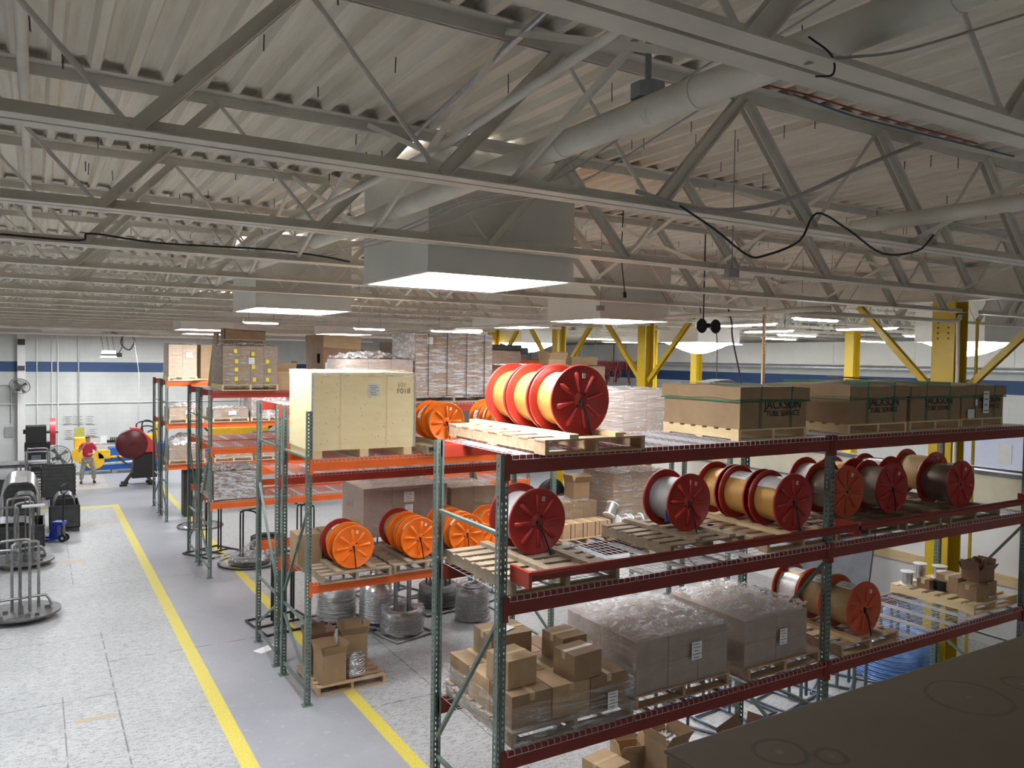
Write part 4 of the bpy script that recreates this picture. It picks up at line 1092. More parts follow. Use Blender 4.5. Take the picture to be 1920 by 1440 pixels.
def wrapped_load(x0, y0, z0, x1, y1, z1, label, nx=2, ny=2, nz=2, mat='card', film=('film_side', 'film'), mound=0.0, amp=0.010, top_amp=0.015, labels=(), seed=0, cat='wrapped cartons', flare=0.0, gap=0.006, fz0=None, filmtop=None, skip=()):
    t = thing('wrapped_carton_load', label, cat, ((x0+x1)/2, (y0+y1)/2, z0))
    ox, oy = (x0+x1)/2, (y0+y1)/2
    a, b, h = (x1-x0)/nx, (y1-y0)/ny, (z1-z0)/nz
    me = carton_mesh(a-gap, b-gap, h-gap*0.5, 0.004).mesh('carton', M[mat])
    for i in range(nx):
        for j in range(ny):
            for k in range(nz):
                if (i, j, k) in skip: continue
                put('carton', me, t, (x0-ox+a*(i+0.5), y0-oy+b*(j+0.5), h*k))
    film_shell(x0-ox, y0-oy, (fz0 if fz0 is not None else -0.06), x1-ox, y1-oy, (filmtop or z1)-z0, [M[q] for q in film], t, seed, amp, top_amp, 26, mound, flare)
    for (lx, lz, w_, h_) in labels:
        paper(t, lx-ox, y0-oy-0.030, lz-z0, w_, h_)
    return t

# ------------------------------------------------------------------ loads on the nearest rack
# strapped boxes printed JACKSON
jack_big = text_mesh('JACKSON', 0.126, M['ink'], off=0.006)
jack_sub = text_mesh('TUBE SERVICE', 0.080, M['ink'], off=0.0)
def jackson(x0, y0, wd, dp, label, lid_lift=0.0, seed=1, tx=0.0, extra=False):
    z0 = A3
    pallet(x0-0.01, y0, z0, wd+0.02, dp, 'fresh wood pallet under the %s strapped box on the top shelf' % ('leftmost', 'second', 'third', 'rightmost')[seed-1], 'wood_new', 0.115)
    t = thing('strapped_box', label, 'box', (x0+wd/2, y0+dp/2, z0+0.117))
    h = 0.40
    carton_mesh(wd, dp, h, 0.010).build('box_body', M['card'], t)
    # telescoping lid
    m = MB(); N = 14; lw, ld, lh = wd+0.046, dp+0.046, 0.125
    rnd = random.Random(seed)
    vs = []
    for i in range(N+1):
        for j in range(N+1):
            u, v = i/N, j/N
            p = Vector((lw*(u-0.5), ld*(v-0.5), 0))
            z = h+0.012+0.018*noise.noise(p*3+Vector((seed*5, 0, 0)))+lid_lift*math.sin(PI*u)*math.sin(PI*v)
            vs.append((p.x, p.y, z))
    m.add(vs, [(i*(N+1)+j, (i+1)*(N+1)+j, (i+1)*(N+1)+j+1, i*(N+1)+j+1) for i in range(N) for j in range(N)], 0, True)
    ring = [vs[i*(N+1)] for i in range(N+1)]+[vs[N*(N+1)+j] for j in range(1, N+1)]+[vs[i*(N+1)+N] for i in range(N-1, -1, -1)]+[vs[j] for j in range(N-1, 0, -1)]
    K = len(ring); lo = []
    for q in ring:
        d = 0.004*noise.noise(Vector(q)*9)
        lo.append((q[0]*(1.0+d), q[1]*(1.0+d), q[2]-lh+0.012*noise.noise(Vector(q)*6+Vector((seed, 2, 0)))))
    m.add(ring+lo, [(i, K+i, K+(i+1) % K, (i+1) % K) for i in range(K)])
    m.build('lid', M['card'], t)
    # straps
    m = MB(); s = 0.008; e = 0.027
    for sx in (-wd*0.22, wd*0.24):
        m.box(sx-s, -dp/2-e, 0, sx+s, -dp/2-e+0.003, h+0.02); m.box(sx-s, dp/2+e-0.003, 0, sx+s, dp/2+e, h+0.02); m.box(sx-s, -dp/2-e, h+0.024, sx+s, dp/2+e, h+0.030+lid_lift*0.5)
    m.box(-wd/2-e, -dp/2-e-0.001, 0.262, wd/2+e, -dp/2-e+0.002, 0.278); m.box(-wd/2-e-0.002, -dp/2-e, 0.262, -wd/2-e, dp/2+e, 0.278)
    m.box(wd/2+e, -dp/2-e, 0.262, wd/2+e+0.002, dp/2+e, 0.278); m.box(-wd/2-e, dp/2+e, 0.262, wd/2+e, dp/2+e+0.002, 0.278)
    m.build('strapping', M['greenstrap'], t)
    for me, zz in ((jack_big, 0.232), (jack_sub, 0.145)):
        o = put('printed_lettering', me, t, (tx, -dp/2-0.0125, zz)); o.rotation_euler = (PI/2, 0, 0)
    if extra:
        paper(t, 0.02, -dp/2-0.030, 0.20, 0.13, 0.28, 4)
        paper(t, -0.30, -dp/2-0.021, 0.06, 0.15, 0.11, 0, name='torn_sheet')
        paper(t, -0.20, -dp/2-0.030, 0.20, 0.05, 0.08, 3, name='small_sticker')
    return t
jackson(5.88, 5.45, 0.97, 1.08, 'brown strapped box on the top shelf, leftmost of the four', 0.0, 1, 0.12)
jackson(7.55, 5.45, 1.04, 1.10, 'brown strapped box with bulging lid, second of the four on the top shelf', 0.05, 2, 0.08)
jackson(8.71, 5.48, 1.02, 1.05, 'brown strapped box, third of the four on the top shelf', 0.05, 3, 0.05)
jackson(9.80, 5.50, 0.95, 1.05, 'brown strapped box with white papers stuck on it, rightmost on the top shelf', 0.0, 4, 0.12, True)
# loose cardboard sheets and white papers on top of the boxes
m = MB(); m.obox((0, 0, 0), (0.55, 0.30, 0.006), Matrix.Rotation(0.05, 3, 'Y')); o = m.build('cardboard_sheet', M['card_light']); o.location = (8.42, 6.05, 4.68)
tag(o, 'loose cardboard sheet lying across the second and third strapped boxes', 'cardboard sheet')
m = MB()
for i in range(4): m.obox((0.02*i, 0.01*i, 0.008*i), (0.42, 0.20, 0.005), Matrix.Rotation(0.2*i, 3, 'Z'))
o = m.build('paper_stack', M['white']); o.location = (6.42, 6.30, 4.625); tag(o, 'white papers lying on the leftmost strapped box', 'papers')

# lowest shelf: first pallet of brown cartons in slack wrap
pallet(3.33, 5.44, A1, 1.28, 1.22, 'pallet at the left end of the lowest shelf under brown cartons and slack film', 'wood_old')
pz = A1+0.125
k = 0
for i in range(3):
    for j in range(3):
        nm = ('front', 'middle', 'rear')[j]; mm_ = ('left', 'centre', 'right')[i]
        carton(3.36+0.2+0.405*i, 5.50+0.19+0.385*j, pz+0.002, 0.395, 0.375, 0.27, 'brown carton of the lower layer on the first pallet, %s column, %s row' % (mm_, nm), 'card_light' if (i+j) % 2 else 'card', seam='y')
zt = pz+0.280
carton(3.53, 5.80, zt, 0.30, 0.33, 0.24, 'carton with taped top on the first pallet, upper left beside the front upright', 'card_light', rz=0.08, seam='x')
carton(3.78, 6.38, zt, 0.42, 0.38, 0.24, 'large carton at the back of the upper layer with a paper on top', 'card', rz=-0.05)
carton(4.24, 6.02, zt, 0.28, 0.32, 0.24, 'second carton from the right in the upper layer of the first pallet', 'card', rz=0.05)
carton(4.12, 5.64, zt, 0.32, 0.28, 0.23, 'front right carton of the upper layer with silver tape patches', 'card', rz=0.12)
for nm, (x, y) in (('x', (3.78, 6.38)),):
    m = MB(); m.obox((0, 0, 0), (0.20, 0.13, 0.003), Matrix.Rotation(0.4, 3, 'Z')); o = m.build('paper_sheet', M['white']); o.location = (3.76, 6.33, zt+0.251)
    tag(o, 'crumpled white paper lying on the large rear carton', 'paper')
t = thing('slack_film', 'slack clear film draped around the first pallet of cartons', 'plastic film', (3.97, 6.03, pz))
film_shell(-0.66, -0.60, -0.10, 0.63, 0.62, 0.22, [M['film'], M['film']], t, 3, 0.022, 0.0, 34, 0, 0.03)
for o in t.children:      # the film is open at the top: drop the top faces
    me = o.data
    import bmesh
    bm = bmesh.new(); bm.from_mesh(me)
    bmesh.ops.delete(bm, geom=[f for f in bm.faces if f.material_index == 1], context='FACES')
    bm.to_mesh(me); bm.free()
paper(t, 0.36, -0.640, 0.09, 0.11, 0.15)
# two big wrapped loads
pallet(4.68, 5.50, A1, 1.20, 1.16, 'pallet under the wrapped load with a white label, middle of the lowest shelf', 'wood')
wrapped_load(4.70, 5.52, pz, 5.86, 6.62, 2.27, 'large film-wrapped cartons with shiny mounded top, middle of the lowest shelf', 3, 2, 2, 'card_lilac', ('film_side', 'film_thick'), 0.06, 0.010, 0.035, [(5.42, 2.08, 0.13, 0.17)], 2, filmtop=2.28)
pallet(6.10, 5.46, A1, 1.10, 1.18, 'pallet under the wrapped load left of the middle upright', 'wood')
wrapped_load(6.08, 5.50, pz, 7.02, 6.60, 2.25, 'film-wrapped cartons on the lowest shelf beside the rust red reels', 2, 2, 2, 'card_lilac', ('film_side', 'film_thick'), 0.09, 0.012, 0.04, [(6.62, 2.02, 0.11, 0.16)], 7, filmtop=2.27)
# right pallet with small cartons and spools
pallet(10.28, 5.52, A1, 1.04, 1.16, 'pallet with spools and small cartons at the right end of the lowest shelf', 'wood_new')
carton(10.62, 5.72, pz, 0.30, 0.24, 0.19, 'carton with a tape strip at the front of the right hand pallet', 'card')
carton(10.93, 5.78, pz, 0.24, 0.26, 0.19, 'carton right of the front one on the right hand pallet', 'card')
carton(11.12, 5.98, pz, 0.16, 0.24, 0.20, 'small carton by the right upright', 'card')
carton(10.72, 6.05, pz, 0.30, 0.30, 0.22, 'wide carton behind the front one on the right hand pallet', 'card')
carton(10.86, 5.80, pz+0.195, 0.36, 0.24, 0.14, 'open carton stacked on the front cartons of the right pallet', 'card_dark', open_=True)
def spool(x, y, z, r, h, label, wind='bright', fl='white', Rf=None):
    t = thing('wire_spool', label, 'spool', (x, y, z)); Rf = Rf or r*1.35
    for zz in (0, h-0.012):
        m = MB(); m.lathe([(0.012, zz), (Rf, zz), (Rf, zz+0.012), (0.012, zz+0.012)], (0, 0, 0), 'z', 28, 0, False); m.build('flange', M[fl], t)
    m = MB(); m.lathe([(r, 0.012), (r*1.02, h/2), (r, h-0.012)], (0, 0, 0), 'z', 28); m.build('winding', M[wind], t)
    return t
spool(10.42, 6.52, pz, 0.07, 0.19, 'silver wire spool at the left corner of the right hand pallet')
spool(10.78, 6.56, pz, 0.07, 0.25, 'taller silver wire spool at the back of the right hand pallet')
spool(10.90, 6.28, pz, 0.075, 0.18, 'silver wire spool behind the black coil')
spool(11.13, 6.48, pz, 0.075, 0.19, 'silver wire spool by the right rear upright')
carton(10.52, 6.30, pz, 0.17, 0.18, 0.13, 'small dark carton between the silver spools', 'card_dark')
spool(10.62, 6.14, pz, 0.10, 0.13, 'black wound coil spool in the middle of the right hand pallet', 'black', 'black', 0.11)
m = MB()
rnd = random.Random(4)
for i in range(5): m.tube(bez([(0.10*math.cos(a)*(1+0.1*rnd.random()), 0.07*math.sin(a), 0.03+0.09*abs(math.sin(a*1.5))+i*0.01) for a in [q*0.7 for q in range(9)]], 4), 0.012, 6)
o = m.build('packing_paper', M['card_dark']); o.location = (10.95, 5.86, pz+0.30); tag(o, 'crumpled brown packing paper sticking out of the open carton', 'packing paper')

# ------------------------------------------------------------------ loads on the orange rack
t = thing('plywood_crate', 'large pale plywood crate on the top of the orange rack', 'crate', (3.26, 10.745, B3z))
m = MB(); W_, D_, z0, z1 = 1.55, 1.12, 0.11, 1.20
m.box(0, 0, z0, W_, D_, z1); m.build('crate_body', M['ply'], t)
for x in (0.02, 0.70, 1.37):
    m = MB(); m.box(x, 0.0, 0.0, x+0.13, D_, z0); m.build('skid', M['wood_new'], t)
for xa, xb in ((-0.008, 0.02), (W_-0.02, W_+0.006)):
    m = MB(); m.box(xa, -0.006, z0, xb, 0.0, z1); m.build('metal_edging', M['galv'], t)
m = MB()
for x in (0.41, 1.10): m.box(x-0.008, -0.003, z0+0.01, x+0.008, 0.0, z1-0.01)
m.build('panel_seam', M['wood_new'], t)
m = MB(); random.seed(11)
for i in range(70):
    x = random.uniform(0.08, W_-0.08); z = random.uniform(z0+0.08, z1-0.12); s = random.uniform(0.003, 0.007)
    m.box(x-s*0.6, -0.0018, z-s, x+s*0.6, 0.0, z+s*1.6)
m.build('staple_marks', M['wood_old'], t)['kind'] = 'stuff'
paper(t, 0.90, -0.004, 0.95, 0.17, 0.17, 6, mat='greylabel')
o = put('handwriting', text_mesh('5/21', 0.075, M['ink'], off=-0.012), t, (1.33, -0.003, 1.02)); o.rotation_euler = (PI/2, 0, 0)
o = put('handwriting', text_mesh('F018', 0.11, M['ink'], off=-0.012), t, (1.36, -0.003, 0.93)); o.rotation_euler = (PI/2, 0, 0)
film_shell(-0.005, -0.002, z1-0.06, W_+0.005, D_, z1+0.012, [M['film'], M['film_thick']], t, 5, 0.006, 0.012, 16)
# lower shelf: cartons at left, wrapped load behind
carton(3.40, 11.45, B1z+0.12, 0.36, 0.40, 0.42, 'olive brown carton left of the orange reels, front one', 'card', seam='y')
carton(3.80, 11.50, B1z+0.12, 0.36, 0.40, 0.42, 'olive brown carton directly behind the leftmost orange reels', 'card', seam='y')
carton(4.12, 11.62, B1z+0.12, 0.26, 0.30, 0.50, 'taller carton between the left orange reels and the wrapped load', 'card_light', seam='y')
pallet(3.30, 11.74-0.5, B1z, 0.98, 0.72, 'pallet under the olive brown cartons at the left end', 'wood_old')
wrapped_load(4.62, 12.35, 1.86, 6.15, 13.40, 2.66, 'tall film-wrapped load behind the middle orange reels', 3, 2, 2, 'card_lilac', ('film_side', 'film'), 0.02, 0.012, 0.02, [(5.42, 2.48, 0.18, 0.17), (5.42, 2.28, 0.14, 0.14)], 4)
pallet(4.64, 12.35, 1.714, 1.48, 1.1, 'pallet under the load behind the middle orange reels', 'wood_old', 0.14)
wrapped_load(6.25, 12.40, 1.86, 7.15, 13.3, 2.55, 'wrapped load between the orange reels and the near uprights', 2, 2, 2, 'card', ('film_side', 'film'), 0.02, 0.012, 0.02, (), 14)
# small strapped cartons and others on the orange rack, second bay
pallet(7.45, 10.72, B1z, 1.10, 1.1, 'pallet with a row of small strapped cartons right of the red reel', 'wood')
for i in range(4):
    t = carton(7.63+0.255*i, 10.92, B1z+0.125, 0.235, 0.34, 0.25, 'small tan carton with black strap, %s in the row of four' % ('first', 'second', 'third', 'fourth')[i], 'card_light', tape=False)
    m = MB(); m.box(0.03, -0.178, 0, 0.042, -0.174, 0.25); m.box(0.03, -0.175, 0.2535, 0.042, 0.175, 0.2565); m.build('strap', M['black'], t)
wrapped_load(7.66, 11.20, B1z+0.125, 8.55, 11.85, 2.35, 'wrapped brown cartons behind the row of small strapped cartons', 3, 1, 1, 'card', ('film_side', 'film'), 0.05, 0.014, 0.03, (), 9)
carton(8.28, 11.45, 2.37, 0.34, 0.30, 0.30, 'square carton standing on the wrapped cartons, flap raised', 'card', open_=True)
wrapped_load(8.75, 11.0, B1z+0.125, 10.05, 11.9, 2.82, 'tall wrapped stack behind the reel with the blue tag', 3, 2, 3, 'card', ('film', 'film_thick'), 0.06, 0.014, 0.03, (), 10)
pallet(8.72, 10.98, B1z, 1.3, 0.92, 'pallet under the tall wrapped stack behind the blue-tagged reel', 'wood_old')
carton(8.62, 10.62+0.1, B1z+0.02, 0.34, 0.26, 0.26, 'small carton beside the silver duct elbows', 'card_light')
m = MB(); m.lathe([(0.10, -0.03), (0.29, -0.03), (0.30, 0.0), (0.29, 0.03), (0.10, 0.03), (0.10, -0.03)], (0, 0, 0), 'y', 32)
o = m.build('rubber_tyre', M['black']); o.location = (8.0, 11.88, 2.40); o.rotation_euler = (0.25, 0, 0); tag(o, 'black round tyre standing behind the wrapped cartons', 'tyre')
def spool_y(x, y, z, r, L, rz, label):
    t = thing('silver_spool', label, 'spool', (x, y, z), rz)
    m = MB(); m.lathe([(r*0.86, 0.0), (r*0.86, L)], (0, 0, 0), 'x', 24); m.build('winding', M['bright'], t)
    for q in (0, L-0.015):
        m = MB(); m.lathe([(0.0, q), (r, q), (r, q+0.015), (0, q+0.015)], (0, 0, 0), 'x', 24, 0, False); m.build('flange', M['white'], t)
    return t
spool_y(8.62, 10.95, B1z+0.40, 0.11, 0.24, 0.6, 'upper silver spool leaning left of the reel with the blue tag').rotation_euler = (0, -0.9, 0.4)
spool_y(8.76, 10.90, B1z+0.30, 0.11, 0.24, 0.1, 'silver spool lying second from the left by the blue-tagged reel')
spool_y(9.04, 10.88, B1z+0.30, 0.11, 0.24, 0.0, 'silver spool lying third from the left by the blue-tagged reel')
spool_y(9.02, 10.66, B1z+0.13, 0.12, 0.26, -0.05, 'silver spool lying lowest beside the small carton')
spool_y(9.32, 10.68, B1z+0.13, 0.12, 0.26, -0.05, 'silver spool half hidden by the flange with the blue tag')
# top of the orange rack, right part: pale wrapped stacks
wrapped_load(8.26, 10.76, B3z+0.13, 9.78, 11.80, 4.33, 'pale lilac film-wrapped stack behind the red reels on the orange rack', 3, 2, 4, 'card_lilac', ('film', 'film_thick'), 0.03, 0.010, 0.02, (), 21)
pallet(8.28, 10.76, B3z, 1.48, 1.06, 'pallet under the pale lilac wrapped stack', 'wood')
wrapped_load(7.55, 12.40, 4.20, 9.6, 13.3, 4.72, 'brown wrapped cartons behind the front flange of the red reels', 4, 2, 2, 'card', ('film_side', 'film'), 0.02, 0.008, 0.012, (), 22)
pallet(7.6, 12.38, 4.075, 1.9, 1.0, 'pallet under the brown cartons behind the red reels', 'wood')
carton(8.55, 12.35+0.35, 4.74, 0.40, 0.34, 0.10, 'open carton with yellow flaps on the stack behind the red reels', 'card_light', open_=True)
carton(9.25, 12.80, 4.74, 0.62, 0.40, 0.16, 'dark lettered carton on the stack right of the red reels', 'card')
# second row top: tall shiny wrapped pallet, low wrapped load
pallet(5.52, 12.38, 4.075, 1.52, 1.05, 'pallet under the tall black-strapped wrapped stack', 'wood_old', 0.13)
t = wrapped_load(5.54, 12.40, 4.21, 7.04, 13.40, 5.26, 'tall film-wrapped carton stack with black straps left of the red reels', 4, 2, 5, 'card', ('film_streaky', 'film', 'film_silver'), 0.01, 0.010, 0.012, [(5.80, 5.13, 0.10, 0.12)], 31)
m = MB()
for x in (-0.52, -0.16, 0.22, 0.58): m.box(x-0.006, -0.535, -0.02, x+0.006, -0.53, 1.055)
m.build('strap', M['black'], t)
wrapped_load(4.30, 12.40, 4.21, 5.50, 13.3, 4.80, 'low wrapped load with shiny crumpled top behind the plywood crate', 3, 2, 2, 'card_lilac', ('film', 'film_thick'), 0.10, 0.014, 0.05, (), 32)
pallet(4.30, 12.40, 4.075, 1.2, 0.9, 'pallet under the low wrapped load behind the plywood crate', 'wood_old')

# ------------------------------------------------------------------ third and fourth racks
C3z = 4.054
pallet(3.42, 17.72, C3z, 1.20, 1.2, 'pallet under the wrapped cartons with yellow stickers', 'wood_new', 0.13)
t = wrapped_load(3.44, 17.75, C3z+0.13, 4.60, 18.9, 5.03, 'film-wrapped cartons with yellow stickers on the third rack', 4, 3, 4, 'card', ('film', 'film_thick'), 0.05, 0.018, 0.04, (), 41)
m = MB()
for (x, z) in ((-0.32, 0.72), (-0.30, 0.50), (-0.30, 0.32), (-0.30, 0.12), (0.05, 0.66), (0.08, 0.10), (0.36, 0.50), (0.40, 0.30), (0.36, 0.10), (0.06, 0.38)):
    m.box(x-0.035, -0.605, z-0.035, x+0.035, -0.60, z+0.055)
m.build('yellow_sticker', M['yellow_tag'], t)
paper(t, 0.02, -0.602, 0.52, 0.12, 0.14)
wrapped_load(3.28, 17.86, 1.66+0.1, 4.30, 19.0, 2.30, 'silvery loosely wrapped load on the lowest shelf of the third rack', 2, 2, 1, 'card_dark', ('film_silver', 'film_silver'), 0.04, 0.035, 0.05, (), 42, flare=0.06)
pallet(3.30, 17.86, 1.654, 1.0, 1.14, 'pallet under the silvery wrapped load', 'wood_old', 0.10)
carton(4.75, 18.2, C3z, 0.60, 0.5, 0.42, 'open carton right of the yellow-stickered cartons', 'card_light', open_=True)
carton(4.78, 18.55, C3z, 0.55, 0.3, 0.55, 'brown carton behind the open one on the third rack', 'card')
# flattened cardboard stacks
def flat_stack(x, y, z, wd, dp, h, lean, label, mat='card_edge', rz=0.0):
    t = thing('flattened_cardboard_stack', label, 'cardboard stack', (x, y, z), rz)
    m = MB(); n = 16; rnd = random.Random(int(x*100))
    for i in range(n):
        dx = lean*i/n+rnd.uniform(-0.02, 0.02); dy = rnd.uniform(-0.02, 0.02)
        m.box(dx-wd/2, dy, h*i/n, dx+wd/2, dy+dp, h*(i+0.85)/n)
    m.build('sheet_pile', M[mat], t)
    return t
flat_stack(3.95, 19.6, 4.05, 0.42, 0.8, 1.14, 0.10, 'tall pile of flattened cardboard left of the yellow-stickered cartons')
m = MB(); m.obox((0, 0, 0), (0.95, 0.5, 0.02), Matrix.Rotation(0.06, 3, 'Y')); m.box(-0.48, -0.25, -0.22, 0.47, -0.235, 0.0); m.box(-0.48, -0.25, -0.22, -0.465, 0.25, 0.0)
o = m.build('folded_carton', M['card_light']); o.location = (4.30, 19.75, 5.42); tag(o, 'yellowish folded carton resting on the tall flattened pile under the ceiling', 'carton')
flat_stack(4.45, 19.65, 4.05, 0.6, 0.7, 1.13, 0.0, 'pile of flattened cardboard behind the yellow-stickered cartons')
m = MB(); m.obox((0, 0, 0), (0.04, 0.5, 1.3), Matrix.Rotation(0.10, 3, 'Y')); o = m.build('cardboard_sheet', M['card']); o.location = (3.62, 19.75, 4.72); tag(o, 'single brown cardboard sheet leaning beside the flattened pile', 'cardboard sheet')
m = MB(); m.box(-0.02, 0, 0, 0.02, 0.55, 0.52)
# dark brown cartons; shade on the big one is put into its colour
t = carton(6.12, 18.55, 4.054, 0.84, 1.36, 1.22, 'big carton coloured dark for shade, drooping lid and white label behind the plywood crate', 'card_dark', tape=False)
m = MB(); m.obox((0, 0, 1.25), (0.90, 1.42, 0.015), Matrix.Rotation(0.05, 3, 'Y')); m.obox((0.0, -0.705, 1.10), (0.90, 0.012, 0.28), Matrix.Rotation(0.05, 3, 'Y')); m.obox((-0.445, 0.0, 1.12), (0.012, 1.42, 0.30)); m.build('lid', M['card'], t)
m = MB(); m.box(-0.432, -0.69, 0.0, -0.424, 0.69, 1.2); m.build('lit_side_face', M['card'], t)  # lighter colour imitates light falling on the left face
paper(t, -0.28, -0.692, 0.50, 0.24, 0.26)
paper(t, -0.430, -0.30, 0.72, 0.22, 0.22, 3, '-x')
carton(6.95, 18.5, 4.054, 0.45, 0.8, 0.95, 'brown carton right of the big dark one', 'card_dark', tape=False)
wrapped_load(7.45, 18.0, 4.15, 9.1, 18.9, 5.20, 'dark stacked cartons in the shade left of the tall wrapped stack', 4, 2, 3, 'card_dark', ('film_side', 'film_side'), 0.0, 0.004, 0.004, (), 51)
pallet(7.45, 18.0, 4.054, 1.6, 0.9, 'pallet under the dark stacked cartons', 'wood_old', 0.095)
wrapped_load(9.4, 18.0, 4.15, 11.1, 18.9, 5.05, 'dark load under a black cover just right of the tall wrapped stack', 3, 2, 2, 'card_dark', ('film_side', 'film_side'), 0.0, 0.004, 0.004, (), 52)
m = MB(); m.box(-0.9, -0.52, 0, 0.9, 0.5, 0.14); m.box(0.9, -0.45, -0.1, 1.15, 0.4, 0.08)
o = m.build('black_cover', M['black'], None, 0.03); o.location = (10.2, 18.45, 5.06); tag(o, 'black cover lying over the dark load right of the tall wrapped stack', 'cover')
# third/fourth rack, mid levels
wrapped_load(5.3, 17.95, 2.95, 7.0, 18.9, 3.75, 'silvery wrapped block on the middle shelf of the third rack', 3, 2, 2, 'card_lilac', ('film_thick', 'film_thick'), 0.02, 0.012, 0.02, (), 53)
pallet(5.3, 17.95, 2.834, 1.6, 0.95, 'pallet under the silvery wrapped block', 'wood', 0.11)
D2z, D3z, D1z = 2.834, 4.054, 1.654
def dload(x0, x1, z, h, seed, label, mat='card', film=('film', 'film_thick'), nx=2, nz=2, mound=0.06, lab=(), y=24.36, d=1.1, ta=0.04):
    pallet(x0, y, z, x1-x0, d, 'pallet under the ' + label, 'wood_new', 0.12)
    return wrapped_load(x0+0.01, y+0.02, z+0.12, x1-0.01, y+d-0.03, z+0.12+h, label, nx, 2, nz, mat, film, mound, 0.02, ta, lab, seed)
dload(3.24, 4.02, D3z, 0.92, 61, 'small film-wrapped load on top of the far orange rack', 'card_light', nx=2, nz=3, lab=[(3.80, 4.80, 0.16, 0.14)], mound=0.0)
carton(4.28, 24.8, D3z, 0.30, 0.7, 1.05, 'upright brown carton beside the small wrapped load on the far rack', 'card', tape=False)
dload(3.26, 4.20, D2z, 0.32, 62, 'crumpled wrapped load on the middle shelf of the far rack', 'card_light', nx=2, nz=1, mound=0.12, lab=[(3.8, 3.15, 0.2, 0.12)])
dload(4.45, 5.48, D2z, 0.26, 63, 'flat brown load with a white label, middle shelf of the far rack', 'card', nx=4, nz=1, mound=0.03, lab=[(5.0, 3.10, 0.22, 0.12)])
dload(5.55, 6.6, D2z, 0.75, 64, 'taller silvery load on the middle shelf of the far rack', 'card_lilac', ('film_thick', 'film_thick'))
dload(3.26, 4.25, D1z, 0.42, 65, 'wrapped load with crumpled peak on the lower shelf of the far rack', 'card', nx=2, nz=1, mound=0.28, ta=0.06)
dload(4.5, 5.6, D1z, 0.20, 66, 'low wrapped load with dark stripes, lower shelf of the far rack', 'card', nx=3, nz=1, mound=0.02)
dload(5.7, 6.7, D1z, 0.6, 67, 'wrapped load on the lower shelf of the far rack, farthest right', 'card_lilac', nx=2, nz=1)
m = MB(); m.obox((0, 0, 0), (0.09, 1.5, 0.02), Matrix.Rotation(-1.1, 3, 'Z')); m.obox((0.4, 0.25, 0.02), (0.09, 1.4, 0.02), Matrix.Rotation(-1.4, 3, 'Z'))
o = m.build('loose_boards', M['wood_new']); o.location = (3.95, 24.3, 4.09); tag(o, 'loose pale boards on the top of the far rack', 'boards')

# ------------------------------------------------------------------ foreground brown box
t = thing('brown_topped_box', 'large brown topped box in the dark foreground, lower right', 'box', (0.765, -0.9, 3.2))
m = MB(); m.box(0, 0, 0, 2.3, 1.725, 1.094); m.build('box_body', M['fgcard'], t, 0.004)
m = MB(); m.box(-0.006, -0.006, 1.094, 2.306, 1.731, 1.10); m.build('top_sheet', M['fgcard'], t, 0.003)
# ------------------------------------------------------------------ things on the floor
def stand(x, y, label, R0=0.42, h=1.2, n=4, mat='darksteel', base='disc', z=0, top='u', rz=0.2, rt=0.02):
    """coil stand: base with a cage of upright hooped tubes"""
    t = thing('coil_stand', label, 'coil stand', (x, y, z), rz)
    m = MB()
    if base == 'disc': m.lathe([(0.0, 0.05), (R0*1.7, 0.05), (R0*1.7, 0.075), (0.0, 0.075)], (0, 0, 0), 'z', 36, 0, False); m.box(-0.4, -0.4, 0, 0.4, 0.4, 0.05)
    elif base == 'ring': m.tube([(R0*1.5*math.cos(a), R0*1.5*math.sin(a), 0.03) for a in [2*PI*q/20 for q in range(20)]], 0.022, 6, 0, True)
    else:
        s = R0*1.35; m.tube([(-s, -s, 0.025), (s, -s, 0.025), (s, s, 0.025), (-s, s, 0.025)], 0.022, 6, 0, True)
        m.tube([(-s, 0, 0.025), (s, 0, 0.025)], 0.02, 6); m.tube([(0, -s, 0.025), (0, s, 0.025)], 0.02, 6)
    m.build('base', M[mat], t)
    for i in range(n//2):
        a = PI*i/(n//2)+0.3; c, s = math.cos(a)*R0*0.55, math.sin(a)*R0*0.55
        hh = h-0.03*i; m = MB()
        b = 0.06
        m.tube(bez([(-c, -s, 0.05), (-c, -s, hh-b*2), (-c*0.93, -s*0.93, hh-b*0.5), (-c*0.6, -s*0.6, hh), (c*0.6, s*0.6, hh), (c*0.93, s*0.93, hh-b*0.5), (c, s, hh-b*2), (c, s, 0.05)], 3), rt, 8)
        m.build('hoop', M[mat], t)
    return t
